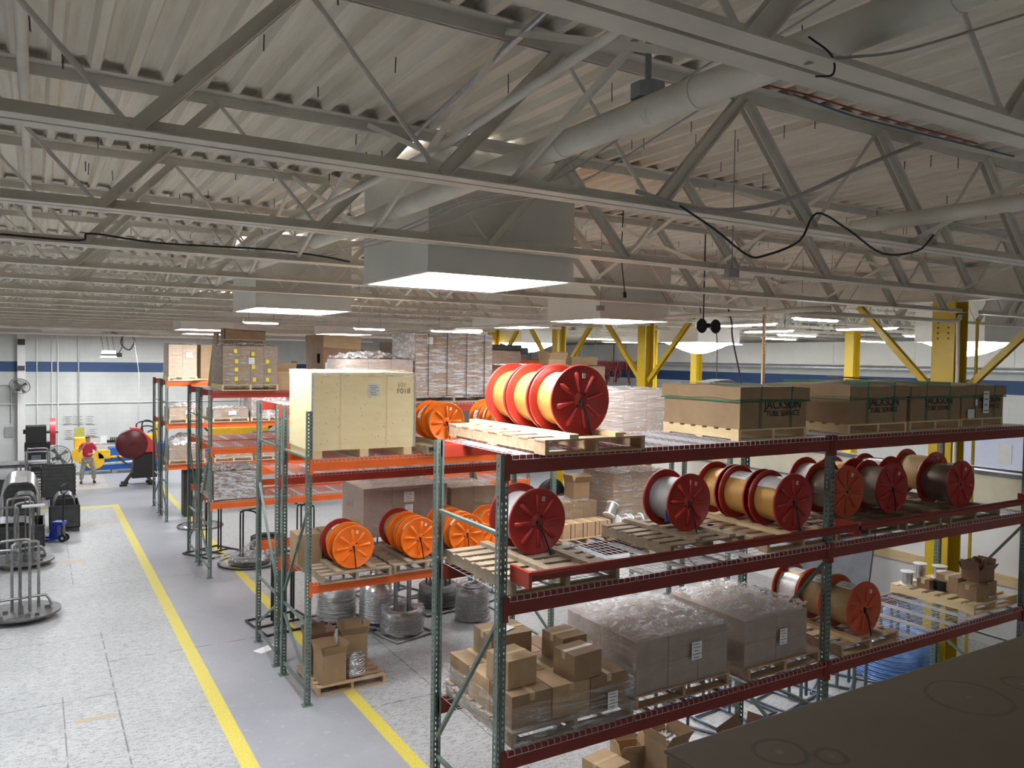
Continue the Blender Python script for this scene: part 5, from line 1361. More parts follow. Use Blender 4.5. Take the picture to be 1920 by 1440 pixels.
def coil(x, y, z, r0, r1, h, label, mat='bright', turns=None, group=None, name='wire_coil', bags=False, tilt=0):
    t = thing(name, label, 'wire coil', (x, y, z), 0, group)
    m = MB(); tr = 0.012; n = int(h/(tr*1.9)); rnd = random.Random(int(abs(x*77+y*31)))
    pts = []
    for i in range(n*20+1):
        a = 2*PI*i/20; k = i/20
        rr = r1+0.010*math.sin(k*2.1)+rnd.uniform(-0.004, 0.004)-0.05*(k/n)**3
        pts.append((rr*math.cos(a), rr*math.sin(a), tr+k*tr*1.9))
    m.tube(pts, tr, 5)
    m.lathe([(r0, 0.0), (r1-0.006, 0.0), (r1-0.006, h*0.98), (r0+0.02, h), (r0, h*0.96), (r0, 0.0)], (0, 0, 0), 'z', 28)
    m.build('coil_winding', M[mat], t)
    if bags:
        m = MB(); vs = []; N = 36; Mv = 14
        for j in range(Mv+1):
            for i in range(N):
                a = 2*PI*i/N; v = j/Mv
                rr = (r1+0.03)*(1 if v < 0.75 else 1-(v-0.75)*1.6); z_ = h*1.1*min(1, v/0.8)
                d = 0.03*noise.noise(Vector((math.cos(a)*4, math.sin(a)*4, z_*7+x)))
                vs.append(((rr+d)*math.cos(a), (rr+d)*math.sin(a), z_+d))
        m.add(vs, [(j*N+i, j*N+(i+1) % N, (j+1)*N+(i+1) % N, (j+1)*N+i) for j in range(Mv) for i in range(N)], 0, True)
        m.build('plastic_wrap', M['film'], t)
    return t
coil(4.72, 13.95, 0.06, 0.20, 0.33, 0.60, 'tall grey wrapped coil under the orange rack, leftmost', 'tubesteel', bags=True)
stand(4.72, 13.95, 'square stand holding the leftmost grey coil under the orange rack', 0.30, 1.35, 4, 'darksteel', 'square')
coil(5.36, 13.50, 0.06, 0.18, 0.34, 0.78, 'tallest shiny steel coil under the orange rack', 'bright')
stand(5.36, 13.50, 'stand inside the tallest shiny coil', 0.28, 1.45, 4, 'tubesteel', 'square', rz=0.5)
coil(5.50, 12.75, 0.06, 0.20, 0.36, 0.38, 'low wide wrapped steel coil at the front under the orange rack', 'tubesteel', bags=True)
stand(5.50, 12.75, 'square stand under the low wide wrapped coil', 0.30, 1.40, 4, 'tubesteel', 'square', rz=0.25)
coil(6.95, 12.85, 0.02, 0.16, 0.30, 0.62, 'grey wrapped coil seen between the two near green uprights', 'tubesteel', bags=True)
coil(6.75, 13.9, 0.02, 0.22, 0.38, 0.40, 'dark coil behind the grey one between the near uprights', 'darksteel')
stand(6.75, 13.9, 'stand with uprights inside the dark coil', 0.42, 1.50, 6, 'darksteel', 'square', rz=0.1)
stand(3.80, 14.2, 'black hooped stand beside the back of the orange rack', 0.36, 1.30, 6, 'black', 'square', rz=0.15)
stand(6.15, 15.0, 'bare hooped stand behind the low wide coil', 0.40, 1.30, 6, 'darksteel', 'square', rz=0.35)
stand(8.0, 14.2, 'hooped stand farther right behind the near uprights', 0.40, 1.35, 6, 'bluegrey', 'square', rz=0.35)
# coil and stand under the third rack
coil(4.25, 18.75, 0.02, 0.25, 0.46, 0.18, 'low dark coil under the third rack covered by a clear sheet', 'darksteel')
stand(4.25, 18.75, 'black hooped stand under the third rack', 0.46, 1.25, 4, 'black', 'ring', rz=0.1)
coil(4.95, 19.9, 0.02, 0.25, 0.42, 0.32, 'black coil lying right of the clear sheet under the third rack', 'black')
stand(5.6, 18.9, 'hooped stand under the third rack, right of the black one', 0.40, 1.25, 4, 'black', 'square', rz=0.5)
stand(3.7, 20.1, 'hooped stand at the left end under the fourth rack', 0.36, 1.25, 4, 'black', 'square', rz=0.5)
m = MB(); N = 30; vs = []
for i in range(N+1):
    for j in range(N+1):
        u, v = i/N-0.5, j/N-0.5; r = math.hypot(u, v)*2
        z = 0.02+0.42*max(0, 1-r*1.25)**1.2+0.09*abs(noise.noise(Vector((u*7, v*7, 0))))+0.04*abs(noise.noise(Vector((u*18, v*18, 3))))
        vs.append((u*1.7, v*1.1, z))
m.add(vs, [(i*(N+1)+j, (i+1)*(N+1)+j, (i+1)*(N+1)+j+1, i*(N+1)+j+1) for i in range(N) for j in range(N)], 0, True)
o = m.build('clear_sheet', M['film_cloud']); o.location = (4.30, 18.35, 0.2); tag(o, 'crumpled clear plastic sheet heaped over the coil under the third rack', 'plastic sheet')
# far: upright wrapped item on a stand under the far rack
stand(3.95, 23.4, 'low stand carrying the upright wrapped roll in front of the far rack', 0.40, 0.9, 4, 'darksteel', 'ring')
coil(3.95, 23.4, 0.0, 0.30, 0.52, 0.05, 'flat shiny coil around the foot of the upright wrapped roll', 'bright')
m = MB(); m.tube([(0, 0, 0), (0, 0, 0.95)], 0.20, 20); o = m.build('wrapped_roll', M['film_thick']); o.location = (3.95, 23.4, 0.08); mm = MB(); mm.tube([(0, 0, 0), (0, 0, 0.92)], 0.17, 16); mm.build('roll_core', M['greylabel'], o)
tag(o, 'upright film-wrapped roll standing in front of the far rack', 'roll')
m = MB(); m.box(-0.35, -0.25, 0, 0.35, 0.25, 1.35); m.tube([(0, 0, 1.35), (0, 0, 1.5)], 0.2, 12)
o = m.build('machine_cabinet', M['darkbox'], None, 0.02); o.location = (4.1, 25.2, 0); tag(o, 'dark cabinet with a motor behind the far rack uprights', 'cabinet')
# floor pallet under the orange rack with boxes
pallet(3.42, 10.88, 0, 1.02, 1.05, 'floor pallet at the foot of the orange rack holding open cartons', 'wood', 0.13)
carton(3.66, 11.10, 0.13, 0.36, 0.34, 0.42, 'front carton with raised flap on the floor pallet', 'card', open_=True, rz=0.1)
carton(3.62, 11.55, 0.13, 0.36, 0.34, 0.50, 'rear left carton on the floor pallet', 'card_dark', open_=True)
carton(4.14, 11.48, 0.13, 0.38, 0.32, 0.52, 'taller carton at the back right of the floor pallet', 'card', open_=True, rz=-0.1)
t = thing('steel_wire_bundle', 'shiny twisted steel wire bundle on the floor pallet', 'wire', (4.02, 11.05, 0.13))
m = MB()
for i in range(14):
    z = 0.03+i*0.022; r = 0.13+0.02*math.sin(i)
    m.tube([(r*math.cos(a), r*math.sin(a)*0.8, z+0.012*math.sin(3*a+i)) for a in [2*PI*q/18 for q in range(18)]], 0.013, 6, 0, True)
m.build('bundle', M['bright'], t)
m = MB(); m.box(-0.2, -0.1, 0, 0.2, 0.1, 0.004); o = m.build('paper_sheet', M['white']); o.location = (3.25, 13.1, 0.003); o.rotation_euler = (0, 0, 0.5); tag(o, 'white paper lying on the floor between the rack uprights', 'paper')
# cartons on the floor, bottom centre
carton(5.48, 6.92, 0, 0.36, 0.40, 0.36, 'light carton with tape at the bottom edge, leftmost on the floor', 'card_light', rz=0.15)
carton(5.92, 7.05, 0, 0.34, 0.36, 0.34, 'light carton behind the tall open one on the floor', 'card_light', rz=-0.3, open_=True)
carton(6.10, 6.62, 0, 0.34, 0.36, 0.60, 'tall open carton with shiny film inside on the floor', 'card', rz=0.05, open_=True)
o = MB(); N = 12; vs = []
for i in range(N+1):
    for j in range(N+1):
        vs.append((0.28*(i/N-0.5), 0.3*(j/N-0.5), 0.05*abs(noise.noise(Vector((i*0.6, j*0.6, 1))))))
o.add(vs, [(i*(N+1)+j, (i+1)*(N+1)+j, (i+1)*(N+1)+j+1, i*(N+1)+j+1) for i in range(N) for j in range(N)], 0, True)
o = o.build('film_scrap', M['film_thick']); o.location = (6.12, 6.64, 0.56); tag(o, 'shiny film scrap filling the tall open carton', 'plastic film')
carton(6.52, 6.50, 0, 0.36, 0.36, 0.30, 'carton right of the tall open one, at the edge of the foreground box', 'card', rz=0.1)
carton(5.85, 6.35, 0, 0.30, 0.24, 0.18, 'low carton in front of the tall open one', 'card_light', rz=0.2)
carton(6.98, 6.15, 0, 0.55, 0.45, 0.50, 'dark carton with a raised flap beyond the foreground box', 'card_dark', rz=0.3, open_=True)
stand(6.85, 7.35, 'blue grey hooped stand under the nearest rack, left one', 0.42, 1.35, 6, 'bluegrey', 'square', rz=0.5)
stand(8.15, 8.0-0.2, 'blue grey hooped stand under the nearest rack, right one', 0.40, 1.30, 6, 'bluegrey', 'square', rz=0.1)
for i, (x, y) in enumerate(((9.35, 7.35), (10.35, 7.3), (9.8, 8.45))):
    stand(x, y, 'tall grey tube stand under the middle of the nearest rack, %s of three' % ('left', 'right', 'rear')[i], 0.36, 1.25, 4, 'bluegrey', 'square', rz=0.3*i+0.2, rt=0.024)
# blue coils
coil(11.6, 7.45, 0, 0.35, 0.62, 0.62, 'largest blue tube coil under the right end of the nearest rack', 'blue_coil')
coil(13.05, 6.1, 0, 0.26, 0.46, 0.46, 'blue coil right of the largest one, partly under clear film', 'blue_coil', bags=True)
coil(13.4, 8.3, 0, 0.30, 0.50, 0.55, 'blue coil behind the hooped stands by the yellow column', 'blue_coil')
stand(13.05, 6.1, 'dark hooped stand inside the right blue coil', 0.36, 1.15, 4, 'bluegrey', 'square', rz=0.9, rt=0.03)
stand(11.6, 7.45, 'hooped stand inside the largest blue coil', 0.36, 1.15, 4, 'bluegrey', 'square', rz=0.5, rt=0.026)
stand(13.2, 4.8, 'dark hooped stand at the right edge by the white partition', 0.36, 1.2, 4, 'black', 'square', rz=0.7, rt=0.03)
# stacked things behind, seen under the orange rack's right part
pallet(7.3, 9.0, 0, 1.1, 1.0, 'floor pallet of tan cartons between the nearest and orange racks', 'wood_new')
for i, (x, y, z, a, b, h) in enumerate(((8.25, 8.55, 0.13, 0.42, 0.36, 0.50), (8.70, 8.60, 0.13, 0.42, 0.36, 0.62), (8.25, 8.55, 0.635, 0.40, 0.34, 0.11), (8.25, 8.55, 0.75, 0.38, 0.34, 0.11), (8.27, 8.57, 0.865, 0.34, 0.32, 0.22), (8.72, 8.60, 0.755, 0.36, 0.32, 0.28), (8.95, 9.0, 0.13, 0.40, 0.32, 0.85))):
    carton(x-0.7, y+0.7, z, a, b, h, 'tan carton in the floor stack behind the nearest rack, %s' % ('bottom left', 'bottom right', 'thin lower left layer', 'thin upper left layer', 'top left', 'top right', 'tall one at the back')[i], 'card_light')

# ------------------------------------------------------------------ left side of the hall
def carousel(x, y, label, hs=(1.45, 1.35, 1.2), rz=0.0, post=True, Rr=0.62):
    t = thing('bending_carousel', label, 'tube carousel', (x, y, 0), rz)
    m = MB(); m.lathe([(0.0, 0.10), (Rr, 0.10), (Rr, 0.135), (0.0, 0.135)], (0, 0, 0), 'z', 48, 0, False); m.build('turntable_plate', M['darksteel'], t)
    for (a, b) in ((-0.4, -0.25), (0.35, -0.25), (0.3, 0.3)):
        mm = MB(); mm.box(a, b, 0, a+0.12, b+0.2, 0.10); mm.build('wood_block', M['wood'], t)
    k = 0
    for (a, wd, hh, oy) in ((0.15, 0.24, hs[0], -0.10), (0.35, 0.22, hs[1], 0.10), (-0.1, 0.26, hs[2], 0.25)):
        m = MB(); c, s = math.cos(a)*wd, math.sin(a)*wd; ox = (-0.12, 0.05, -0.3)[k]
        m.tube(bez([(ox-c, oy-s, 0.13), (ox-c, oy-s, hh-0.14), (ox-c*0.9, oy-s*0.9, hh-0.03), (ox-c*0.6, oy-s*0.6, hh), (ox+c*0.6, oy+s*0.6, hh), (ox+c*0.9, oy+s*0.9, hh-0.03), (ox+c, oy+s, hh-0.14), (ox+c, oy+s, 0.13)], 3), 0.026, 8)
        m.build('tube_hoop', M['tubesteel'], t); k += 1
    m = MB(); m.tube([(-0.02, -0.22, 0.13), (-0.02, -0.22, hs[0]-0.02)], 0.018, 8); m.box(-0.06, -0.26, 0.13, 0.02, -0.18, 0.28); m.build('centre_post', M['darksteel'], t)
    m = MB(); m.tube(bez([(-0.7, -0.15, 0.38), (0.25, 0.05, 0.36), (0.40, 0.05, 0.32), (0.46, 0.02, 0.16)], 4), 0.025, 8); m.build('side_tube', M['tubesteel'], t)
    m = MB()
    for (a, b, c) in ((0.35, -0.05, 0.06), (-0.30, -0.10, 0.05), (0.05, -0.45, 0.05), (-0.35, -0.42, 0.04), (0.20, -0.42, 0.04)): m.box(a, b, 0.135, a+c*1.6, b+c, 0.135+c)
    m.build('clamp_block', M['darksteel'], t)
    return t
carousel(-0.22, 16.75, 'round steel turntable with tall bent tubes at the left edge')
carousel(-0.25, 20.9, 'second round turntable with bent tubes behind the first', (1.55, 1.4, 1.3), 0.3)
t = thing('steel_seat_plate', 'light square plate on top of the second turntable post', 'plate', (-0.05, 20.3, 1.42))
m = MB(); m.box(-0.22, -0.12, 0, 0.22, 0.12, 0.03); m.build('plate', M['greylabel'], t); m = MB(); m.tube([(0, 0, -1.27), (0, 0, 0)], 0.02, 8); m.build('stem', M['darksteel'], t)
def bin_crate(x0, y0, x1, y1, h, label, mat='darkbox', slats=True, z=0.12, back=None):
    t = thing('steel_bin', label, 'bin', ((x0+x1)/2, (y0+y1)/2, 0))
    a, b = (x1-x0)/2, (y1-y0)/2; th = 0.02
    m = MB(); m.box(-a, -b, z, a, b, z+0.02); m.box(-a, -b, z, a, -b+th, h); m.box(-a, b-th, z, a, b, back or h); m.box(-a, -b, z, -a+th, b, h); m.box(a-th, -b, z, a, b, h)
    if slats:
        n = max(3, int((h-z)/0.12))
        for i in range(n+1):
            zz = z+(h-z)*i/n-0.01
            m.box(-a-0.012, -b-0.02, zz, a+0.012, -b, zz+0.03); m.box(a, -b-0.012, zz, a+0.02, b, zz+0.03)
    m.build('bin_body', M[mat], t)
    for (px, py) in ((-a+0.02, -b), (a-0.12, -b), (-a+0.02, b-0.1), (a-0.12, b-0.1)):
        mm = MB(); mm.box(px, py, 0, px+0.10, py+0.10, z); mm.build('foot', M['wood_old' if slats else mat], t)
    return t
def bent_tubes(x, y, z, n, wd, h, label, dirx=True, mat='tubesteel', sp=0.04, r=0.014, count_group=None):
    t = thing('bent_tube_stack', label, 'bent tubes', (x, y, z))
    me = MB(); me.tube(bez([(-wd/2, 0, 0), (-wd/2, 0, h*0.55), (-wd*0.32, 0, h*0.95), (0, 0, h), (wd*0.32, 0, h*0.95), (wd/2, 0, h*0.55), (wd/2, 0, 0)], 3), r, 6); me = me.mesh('bent_tube', M[mat])
    for i in range(n):
        put('bent_tube', me, t, (0, sp*i, 0.003*i))
    return t
bin_crate(-1.0, 22.2, 0.17, 23.6, 0.62, 'long dark slatted bin filled with bent tubes, left edge')
bin_crate(0.30, 24.2, 1.02, 25.4, 0.72, 'dark steel bin behind the blue pallet jack', slats=False)
bin_crate(0.14, 29.7, 1.12, 30.6, 1.05, 'tall dark slatted crate standing behind the bins')
bin_crate(-1.0, 27.0, 0.0, 28.3, 0.95, 'dark slatted rack bin at the left edge behind the shiny tubes')
bent_tubes(-0.35, 24.0, 0.45, 22, 0.85, 1.0, 'dense stack of shiny bent tubes at the left edge', mat='bright', sp=0.075, r=0.02)
bent_tubes(-0.25, 23.1, 0.40, 8, 0.55, 0.85, 'smaller group of dark bent tubes in front of the shiny stack', mat='darksteel', sp=0.06, r=0.02)
bent_tubes(-0.5, 22.45, 0.35, 7, 0.9, 0.35, 'curved tubes lying in the long slatted bin', mat='tubesteel', sp=0.12, r=0.02)
bent_tubes(0.66, 24.5, 0.35, 5, 0.5, 0.62, 'tubes standing up in the bin behind the pallet jack', mat='tubesteel', sp=0.12, r=0.02)
m = MB(); m.box(-0.13, 0, -0.01, 0.13, 0.006, 0.12); o = m.build('paper_sheet', M['white']); o.location = (-0.33, 23.97, 1.475); tag(o, 'white paper lying on the shiny bent tubes', 'paper')
# pallet jack
t = thing('pallet_jack', 'blue hand pallet jack parked by the dark bins', 'pallet jack', (0.50, 23.1, 0), -0.5)
m = MB(); m.add([(-0.22, -0.10, 0.06), (-0.02, -0.10, 0.06), (0.02, -0.10, 0.50), (-0.12, -0.10, 0.50), (-0.22, 0.10, 0.06), (-0.02, 0.10, 0.06), (0.02, 0.10, 0.50), (-0.12, 0.10, 0.50)], [(0, 1, 2, 3), (7, 6, 5, 4), (0, 4, 5, 1), (1, 5, 6, 2), (2, 6, 7, 3), (3, 7, 4, 0)])
m.box(-0.12, -0.12, 0.44, 0.14, 0.12, 0.52); m.build('body', M['blue_dark'], t)
for s in (-1, 1):
    m = MB(); m.box(-1.25, s*0.16-0.06, 0.05, -0.15, s*0.16+0.06, 0.10); m.build('fork', M['blue_dark'], t)
    m = MB(); m.tube([(0.12, s*0.05, 0.10), (0.12, s*0.09, 0.10)], 0.10, 20); w_ = m.build('wheel', M['black'], t)
    m = MB(); m.tube([(0.12, s*0.091, 0.10), (0.12, s*0.096, 0.10)], 0.035, 12); m.build('wheel_hub', M['greylabel'], w_)
m = MB(); m.tube([(0.10, 0, 0.15), (0.10, 0, 0.48)], 0.05, 12); m.build('hydraulic_pump', M['darksteel'], t)
m = MB(); m.tube([(0.10, 0, 0.45), (0.13, 0, 1.25)], 0.022, 8); m.tube(bez([(0.13, -0.16, 1.42), (0.13, -0.14, 1.28), (0.13, 0, 1.24), (0.13, 0.14, 1.28), (0.13, 0.16, 1.42), (0.13, 0, 1.46), (0.13, -0.16, 1.42)], 3), 0.016, 6); m.build('handle', M['black'], t)
# bent tube frames and bench at the far left
t = thing('work_bench', 'dark steel bench piled with long tubes at the far left wall', 'bench', (-0.4, 33.0, 0))
m = MB(); m.box(-1.3, -0.5, 0.75, 0.9, 0.5, 0.82); m.build('bench_top', M['darksteel'], t)
for (a, b) in ((-1.2, -0.4), (0.8, -0.4), (-1.2, 0.4), (0.8, 0.4)):
    m = MB(); m.box(a-0.03, b-0.03, 0, a+0.03, b+0.03, 0.75); m.build('leg', M['darksteel'], t)
m = MB()
for i in range(16): m.tube([(-1.4, -0.45+0.055*i, 0.86+0.012*(i % 3)), (1.0, -0.45+0.055*i, 0.86+0.012*(i % 3))], 0.022, 6)
o = m.build('long_tubes', M['tubesteel']); o.location = (-0.5, 33.0, 0); tag(o, 'long straight steel tubes lying on the far left bench', 'tubes'); o['kind'] = 'stuff'
t = thing('tube_rack', 'bent tube frame standing left of the floor fan', 'tube frame', (0.05, 32.0, 0))
for i, (z, wd) in enumerate(((1.45, 0.30), (1.32, 0.36), (0.95, 0.5))):
    m = MB(); m.tube(bez([(-wd, 0.1*i, 0.03), (-wd, 0.1*i, z-0.1), (-wd+0.08, 0.1*i, z), (wd-0.08, 0.1*i, z), (wd, 0.1*i, z-0.1), (wd, 0.1*i, 0.7)], 3), 0.025, 8); m.build('bent_tube', M['tubesteel'], t)
m = MB()
for i in range(7): m.box(-0.6, -0.3+0.0*i, 0.10+0.10*i, 0.6, -0.26, 0.14+0.10*i)
m.box(-0.6, -0.3, 0, -0.55, 0.3, 0.85); m.box(0.55, -0.3, 0, 0.6, 0.3, 0.85)
o = m.build('slatted_frame', M['darksteel']); o.location = (0.4, 31.6, 0); tag(o, 'dark slatted metal frame below the floor fan', 'frame')
# press with red wheel by the wall
t = thing('press_machine', 'black press with a red flywheel against the far left wall', 'machine', (0.05, 35.2, 0))
m = MB(); m.box(-0.30, -0.3, 0, 0.30, 0.3, 1.0); m.box(-0.42, -0.32, 1.0, 0.42, 0.32, 1.35); m.box(-0.38, -0.35, 1.35, 0.30, 0.35, 2.0); m.box(-0.46, -0.2, 1.7, -0.38, 0.2, 1.85); m.build('machine_frame', M['black'], t, 0.02)
m = MB(); m.tube([(0.42, 0, 1.75), (0.60, 0, 1.75)], 0.52, 28); m.build('flywheel', M['red_guard'], t); m = MB(); m.tube([(0.3, 0, 1.75), (0.70, 0, 1.75)], 0.06, 10); m.build('axle', M['darksteel'], t)
m = MB(); m.box(-0.2, -0.36, 0.5, 0.12, -0.3, 0.9); m.build('die_plate', M['greypanel'], t)
# flywheel machine near the aisle
t = thing('flywheel_press', 'black machine on legs with a large maroon round guard, right of the person', 'machine', (3.25, 32.0, 0))
m = MB(); m.lathe([(0.0, -0.30), (0.51, -0.30), (0.53, -0.27), (0.53, 0.0), (0.51, 0.03), (0, 0.03)], (-0.25, 0, 1.50), 'y', 36); m.build('round_guard', M['maroon'], t)
m = MB(); m.tube([(-0.25, -0.34, 1.50), (-0.25, -0.28, 1.50)], 0.045, 12); m.build('guard_hub', M['black'], t)
# sloping red belt guard
m = MB(); p0 = Vector((-0.05, -0.27, 2.08)); 
vs = [(-0.30, -0.26, 2.10), (0.02, -0.26, 2.07), (0.62, -0.26, 1.42), (0.62, -0.26, 1.20), (0.20, -0.26, 1.20)]
vs2 = [(a, 0.35, c) for a, b, c in vs]; m.add(vs+vs2, [(0, 1, 2, 3, 4), (9, 8, 7, 6, 5)]+[(i, (i+1) % 5+0, 5+(i+1) % 5, 5+i) for i in range(5)]); m.build('belt_guard', M['red_guard'], t)
m = MB(); m.add([(-0.15, -0.2, 1.15), (0.55, -0.2, 1.15), (0.55, 0.3, 1.15), (-0.15, 0.3, 1.15), (-0.25, -0.25, 0.25), (0.60, -0.25, 0.25), (0.60, 0.35, 0.25), (-0.25, 0.35, 0.25)], [(0, 1, 2, 3), (7, 6, 5, 4), (0, 4, 5, 1), (1, 5, 6, 2), (2, 6, 7, 3), (3, 7, 4, 0)])
m.box(-0.30, -0.15, 1.05, 0.15, 0.2, 1.25); m.build('machine_body', M['black'], t, 0.015)
for (a, b) in ((-0.52, -0.3), (0.42, -0.3), (-0.42, 0.35), (0.42, 0.35)):
    m = MB(); m.bar((a*0.5, b*0.5, 0.4), (a, b, 0.06), 0.10, 0.08, up=(0, 1, 0)); m.box(a-0.14, b-0.1, 0, a+0.10, b+0.1, 0.07); m.build('leg', M['black'], t)
m = MB(); m.tube(bez([(0.3, 0, 1.2), (0.1, -0.1, 2.2), (0.35, -0.1, 2.35), (0.55, 0, 2.1), (0.3, 0, 1.9)], 5), 0.025, 6); m.build('hose', M['black'], t)
# tube bender, yellow and blue
t = thing('tube_bender', 'long yellow and blue tube bending machine behind the person', 'machine', (2.2, 35.6, 0))
m = MB(); m.box(-0.6, -0.35, 0.15, 2.3, 0.35, 0.62); m.box(0.3, -0.32, 0.70, 1.3, 0.3, 1.02); m.box(2.0, -0.4, 0.35, 2.9, 0.4, 1.15); m.build('blue_base', M['blue_mach'], t, 0.02)
m = MB(); m.box(-0.9, -0.3, 0.95, -0.35, 0.3, 1.45); m.box(-0.75, -0.42, 0.45, -0.35, -0.1, 1.2); m.box(-0.1, -0.42, 0.60, 0.35, -0.1, 0.95); m.box(0.35, -0.38, 0.62, 1.4, -0.1, 0.70); m.box(1.3, -0.3, 1.1, 1.9, 0.3, 1.5); m.box(1.95, -0.2, 1.15, 2.15, 0.2, 1.95)
m.build('yellow_frame', M['yellow_mach'], t, 0.02)
m = MB(); m.tube([(-0.2, -0.42, 0.55), (-0.2, -0.30, 0.55)], 0.34, 22); m.tube([(-0.75, -0.44, 0.8), (-0.75, -0.3, 0.8)], 0.28, 20); m.build('bend_die', M['yellow_mach'], t)
m = MB()
for i in range(16): m.box(0.35+0.065*i, -0.33, 1.30, 0.385+0.065*i, -0.22, 1.44); m.box(0.75+0.05*i, -0.28, 1.50, 0.78+0.05*i, -0.2, 1.60)
m.box(0.2, -0.25, 1.25, 1.9, 0.1, 1.31); m.build('rack_gear', M['black'], t)
m = MB(); m.tube([(-0.4, -0.2, 1.2), (1.9, -0.2, 1.2)], 0.05, 10); m.tube([(0.1, -0.36, 0.40), (1.4, -0.36, 0.44)], 0.06, 10); m.build('cylinder_rod', M['bright'], t)
m = MB(); m.tube(bez([(1.5, -0.1, 1.5), (1.3, -0.2, 1.9), (1.6, -0.2, 2.05), (2.0, -0.2, 1.95), (1.9, -0.1, 1.6)], 5), 0.03, 6); m.build('hose', M['black'], t); m = MB(); m.tube(bez([(1.6, -0.1, 1.5), (1.5, -0.2, 1.8), (1.8, -0.2, 1.85), (2.1, -0.2, 1.7)], 5), 0.03, 6); m.tube(bez([(0.6, -0.4, 0.7), (1.0, -0.5, 0.35), (1.6, -0.45, 0.4), (1.9, -0.4, 0.7)], 5), 0.03, 6); m.build('hose', M['black'], t)
m = MB(); m.box(0.0, -0.40, 1.22, 0.22, -0.36, 1.52); m.build('control_panel', M['white'], t)
for a in (-0.5, 0.5, 1.5, 2.6):
    m = MB(); m.box(a-0.1, -0.3, 0, a+0.1, 0.3, 0.15 if a < 2 else 0.35); m.build('foot', M['greylabel'], t)
t = thing('tube_bender', 'yellow and blue machine seen through the far racks', 'machine', (7.1, 35.0, 0))
m = MB(); m.box(-1.6, -0.4, 0.0, 1.6, 0.4, 0.9); m.build('blue_base', M['blue_mach'], t, 0.02); m = MB(); m.box(-0.9, -0.45, 1.2, 1.5, 0.3, 1.75); m.box(-0.3, -0.3, 0.9, 0.3, 0.3, 1.2); m.build('yellow_frame', M['yellow_mach'], t, 0.02)
m = MB(); m.tube(bez([(1.5, 0, 1.6), (2.0, 0, 1.85), (2.4, 0, 1.5), (2.3, 0, 1.1)], 5), 0.06, 8); m.build('hose', M['black'], t); m = MB(); m.tube(bez([(-0.9, 0, 1.6), (-1.3, 0, 2.0), (-1.6, 0, 1.8), (-1.5, 0, 1.0)], 5), 0.04, 8); m.build('hose', M['black'], t)
# fans
def fan(x, y, z, Rr, tilt, label, wall=True, depth=0.16):
    t = thing('cage_fan', label, 'fan', (x, y, z)); t.rotation_euler = tilt
    m = MB()
    for rr in (Rr, Rr*0.75, Rr*0.5, Rr*0.25):
        m.tube([(rr*math.cos(a), -depth*0.5*(1-(rr/Rr)**2)-0.02, rr*math.sin(a)) for a in [2*PI*q/28 for q in range(28)]], 0.008 if rr < Rr else 0.018, 5, 0, True)
    for q in range(24):
        a = 2*PI*q/24; m.tube([(0, -depth*0.5-0.02, 0), (Rr*0.6*math.cos(a), -depth*0.5*(1-0.36)-0.02, Rr*0.6*math.sin(a)), (Rr*math.cos(a), -0.02, Rr*math.sin(a))], 0.004, 4)
    m.build('cage', M['darksteel'], t)
    m = MB()
    for q in range(4):
        a = 2*PI*q/4+0.5; d = Vector((math.cos(a), 0, math.sin(a))); e = Vector((-d.z, 0, d.x))
        m.add([d*0.06-e*0.03, d*0.06+e*0.03, d*Rr*0.85+e*0.14*Rr*2+Vector((0, 0.04, 0)), d*Rr*0.9-e*0.05], [(0, 1, 2, 3)])
    m.tube([(0, -0.05, 0), (0, 0.05, 0)], 0.06, 12); m.build('blades', M['darkbox'], t)
    m = MB(); m.tube([(0, 0.05, 0), (0, 0.22, 0)], 0.09, 14)
    if wall: m.bar((0, 0.2, 0), (0, 0.36, 0.02), 0.06, 0.06)
    else:
        for s in (-1, 1): m.tube(bez([(s*Rr*1.02, 0, 0), (s*Rr*1.08, 0.03, -Rr*0.6), (s*Rr*0.9, 0.05, -Rr*1.12), (0, 0.05, -Rr*1.15)], 4), 0.018, 6)
    m.build('motor', M['black'], t)
    return t
fan(-0.55, 37.36, 3.42, 0.36, (-0.6, 0.1, 0.2), 'black round fan mounted on the white wall column')
fan(0.72, 33.6, 0.98, 0.40, (-0.5, 0, 0), 'black round floor fan on the frame beside the person', False)
# heater hanging
t = thing('unit_heater', 'small grey heater hanging from thin wires near the far wall', 'heater', (2.55, 36.0, 4.62))
m = MB(); vs = [(-0.32, -0.2, 0.0), (0.28, -0.2, 0.0), (0.28, 0.2, 0.0), (-0.32, 0.2, 0.0), (-0.25, -0.14, 0.30), (0.25, -0.14, 0.30), (0.25, 0.14, 0.30), (-0.25, 0.14, 0.30)]
m.add(vs, [(0, 3, 2, 1), (4, 5, 6, 7), (0, 1, 5, 4), (1, 2, 6, 5), (2, 3, 7, 6), (3, 0, 4, 7)]); m.build('housing', M['greylabel'], t)
m = MB(); m.box(-0.30, -0.205, 0.09, 0.28, -0.195, 0.15); m.tube([(0.25, 0, 0.12), (0.48, 0, 0.12)], 0.08, 10); m.build('motor', M['black'], t)
m = MB()
for a in (-0.2, 0, 0.2): m.tube([(a, 0, 0.3), (a-0.1, 0, 1.05)], 0.008, 4)
m.tube(bez([(0.35, 0, 0.15), (0.5, 0, 0.5), (0.45, 0, 0.9), (0.1, 0, 1.04)], 5), 0.02, 5); m.build('hanging_wire', M['black'], t)
pipe('ceiling_hose', [(3.1, 36, 5.6), (3.0, 36, 5.2), (3.3, 36, 4.95), (3.5, 36, 5.3), (3.4, 36, 5.6)], 0.03, M['black'], 'black hose looped under the ceiling right of the heater', 'hose', smooth=5, n=6)
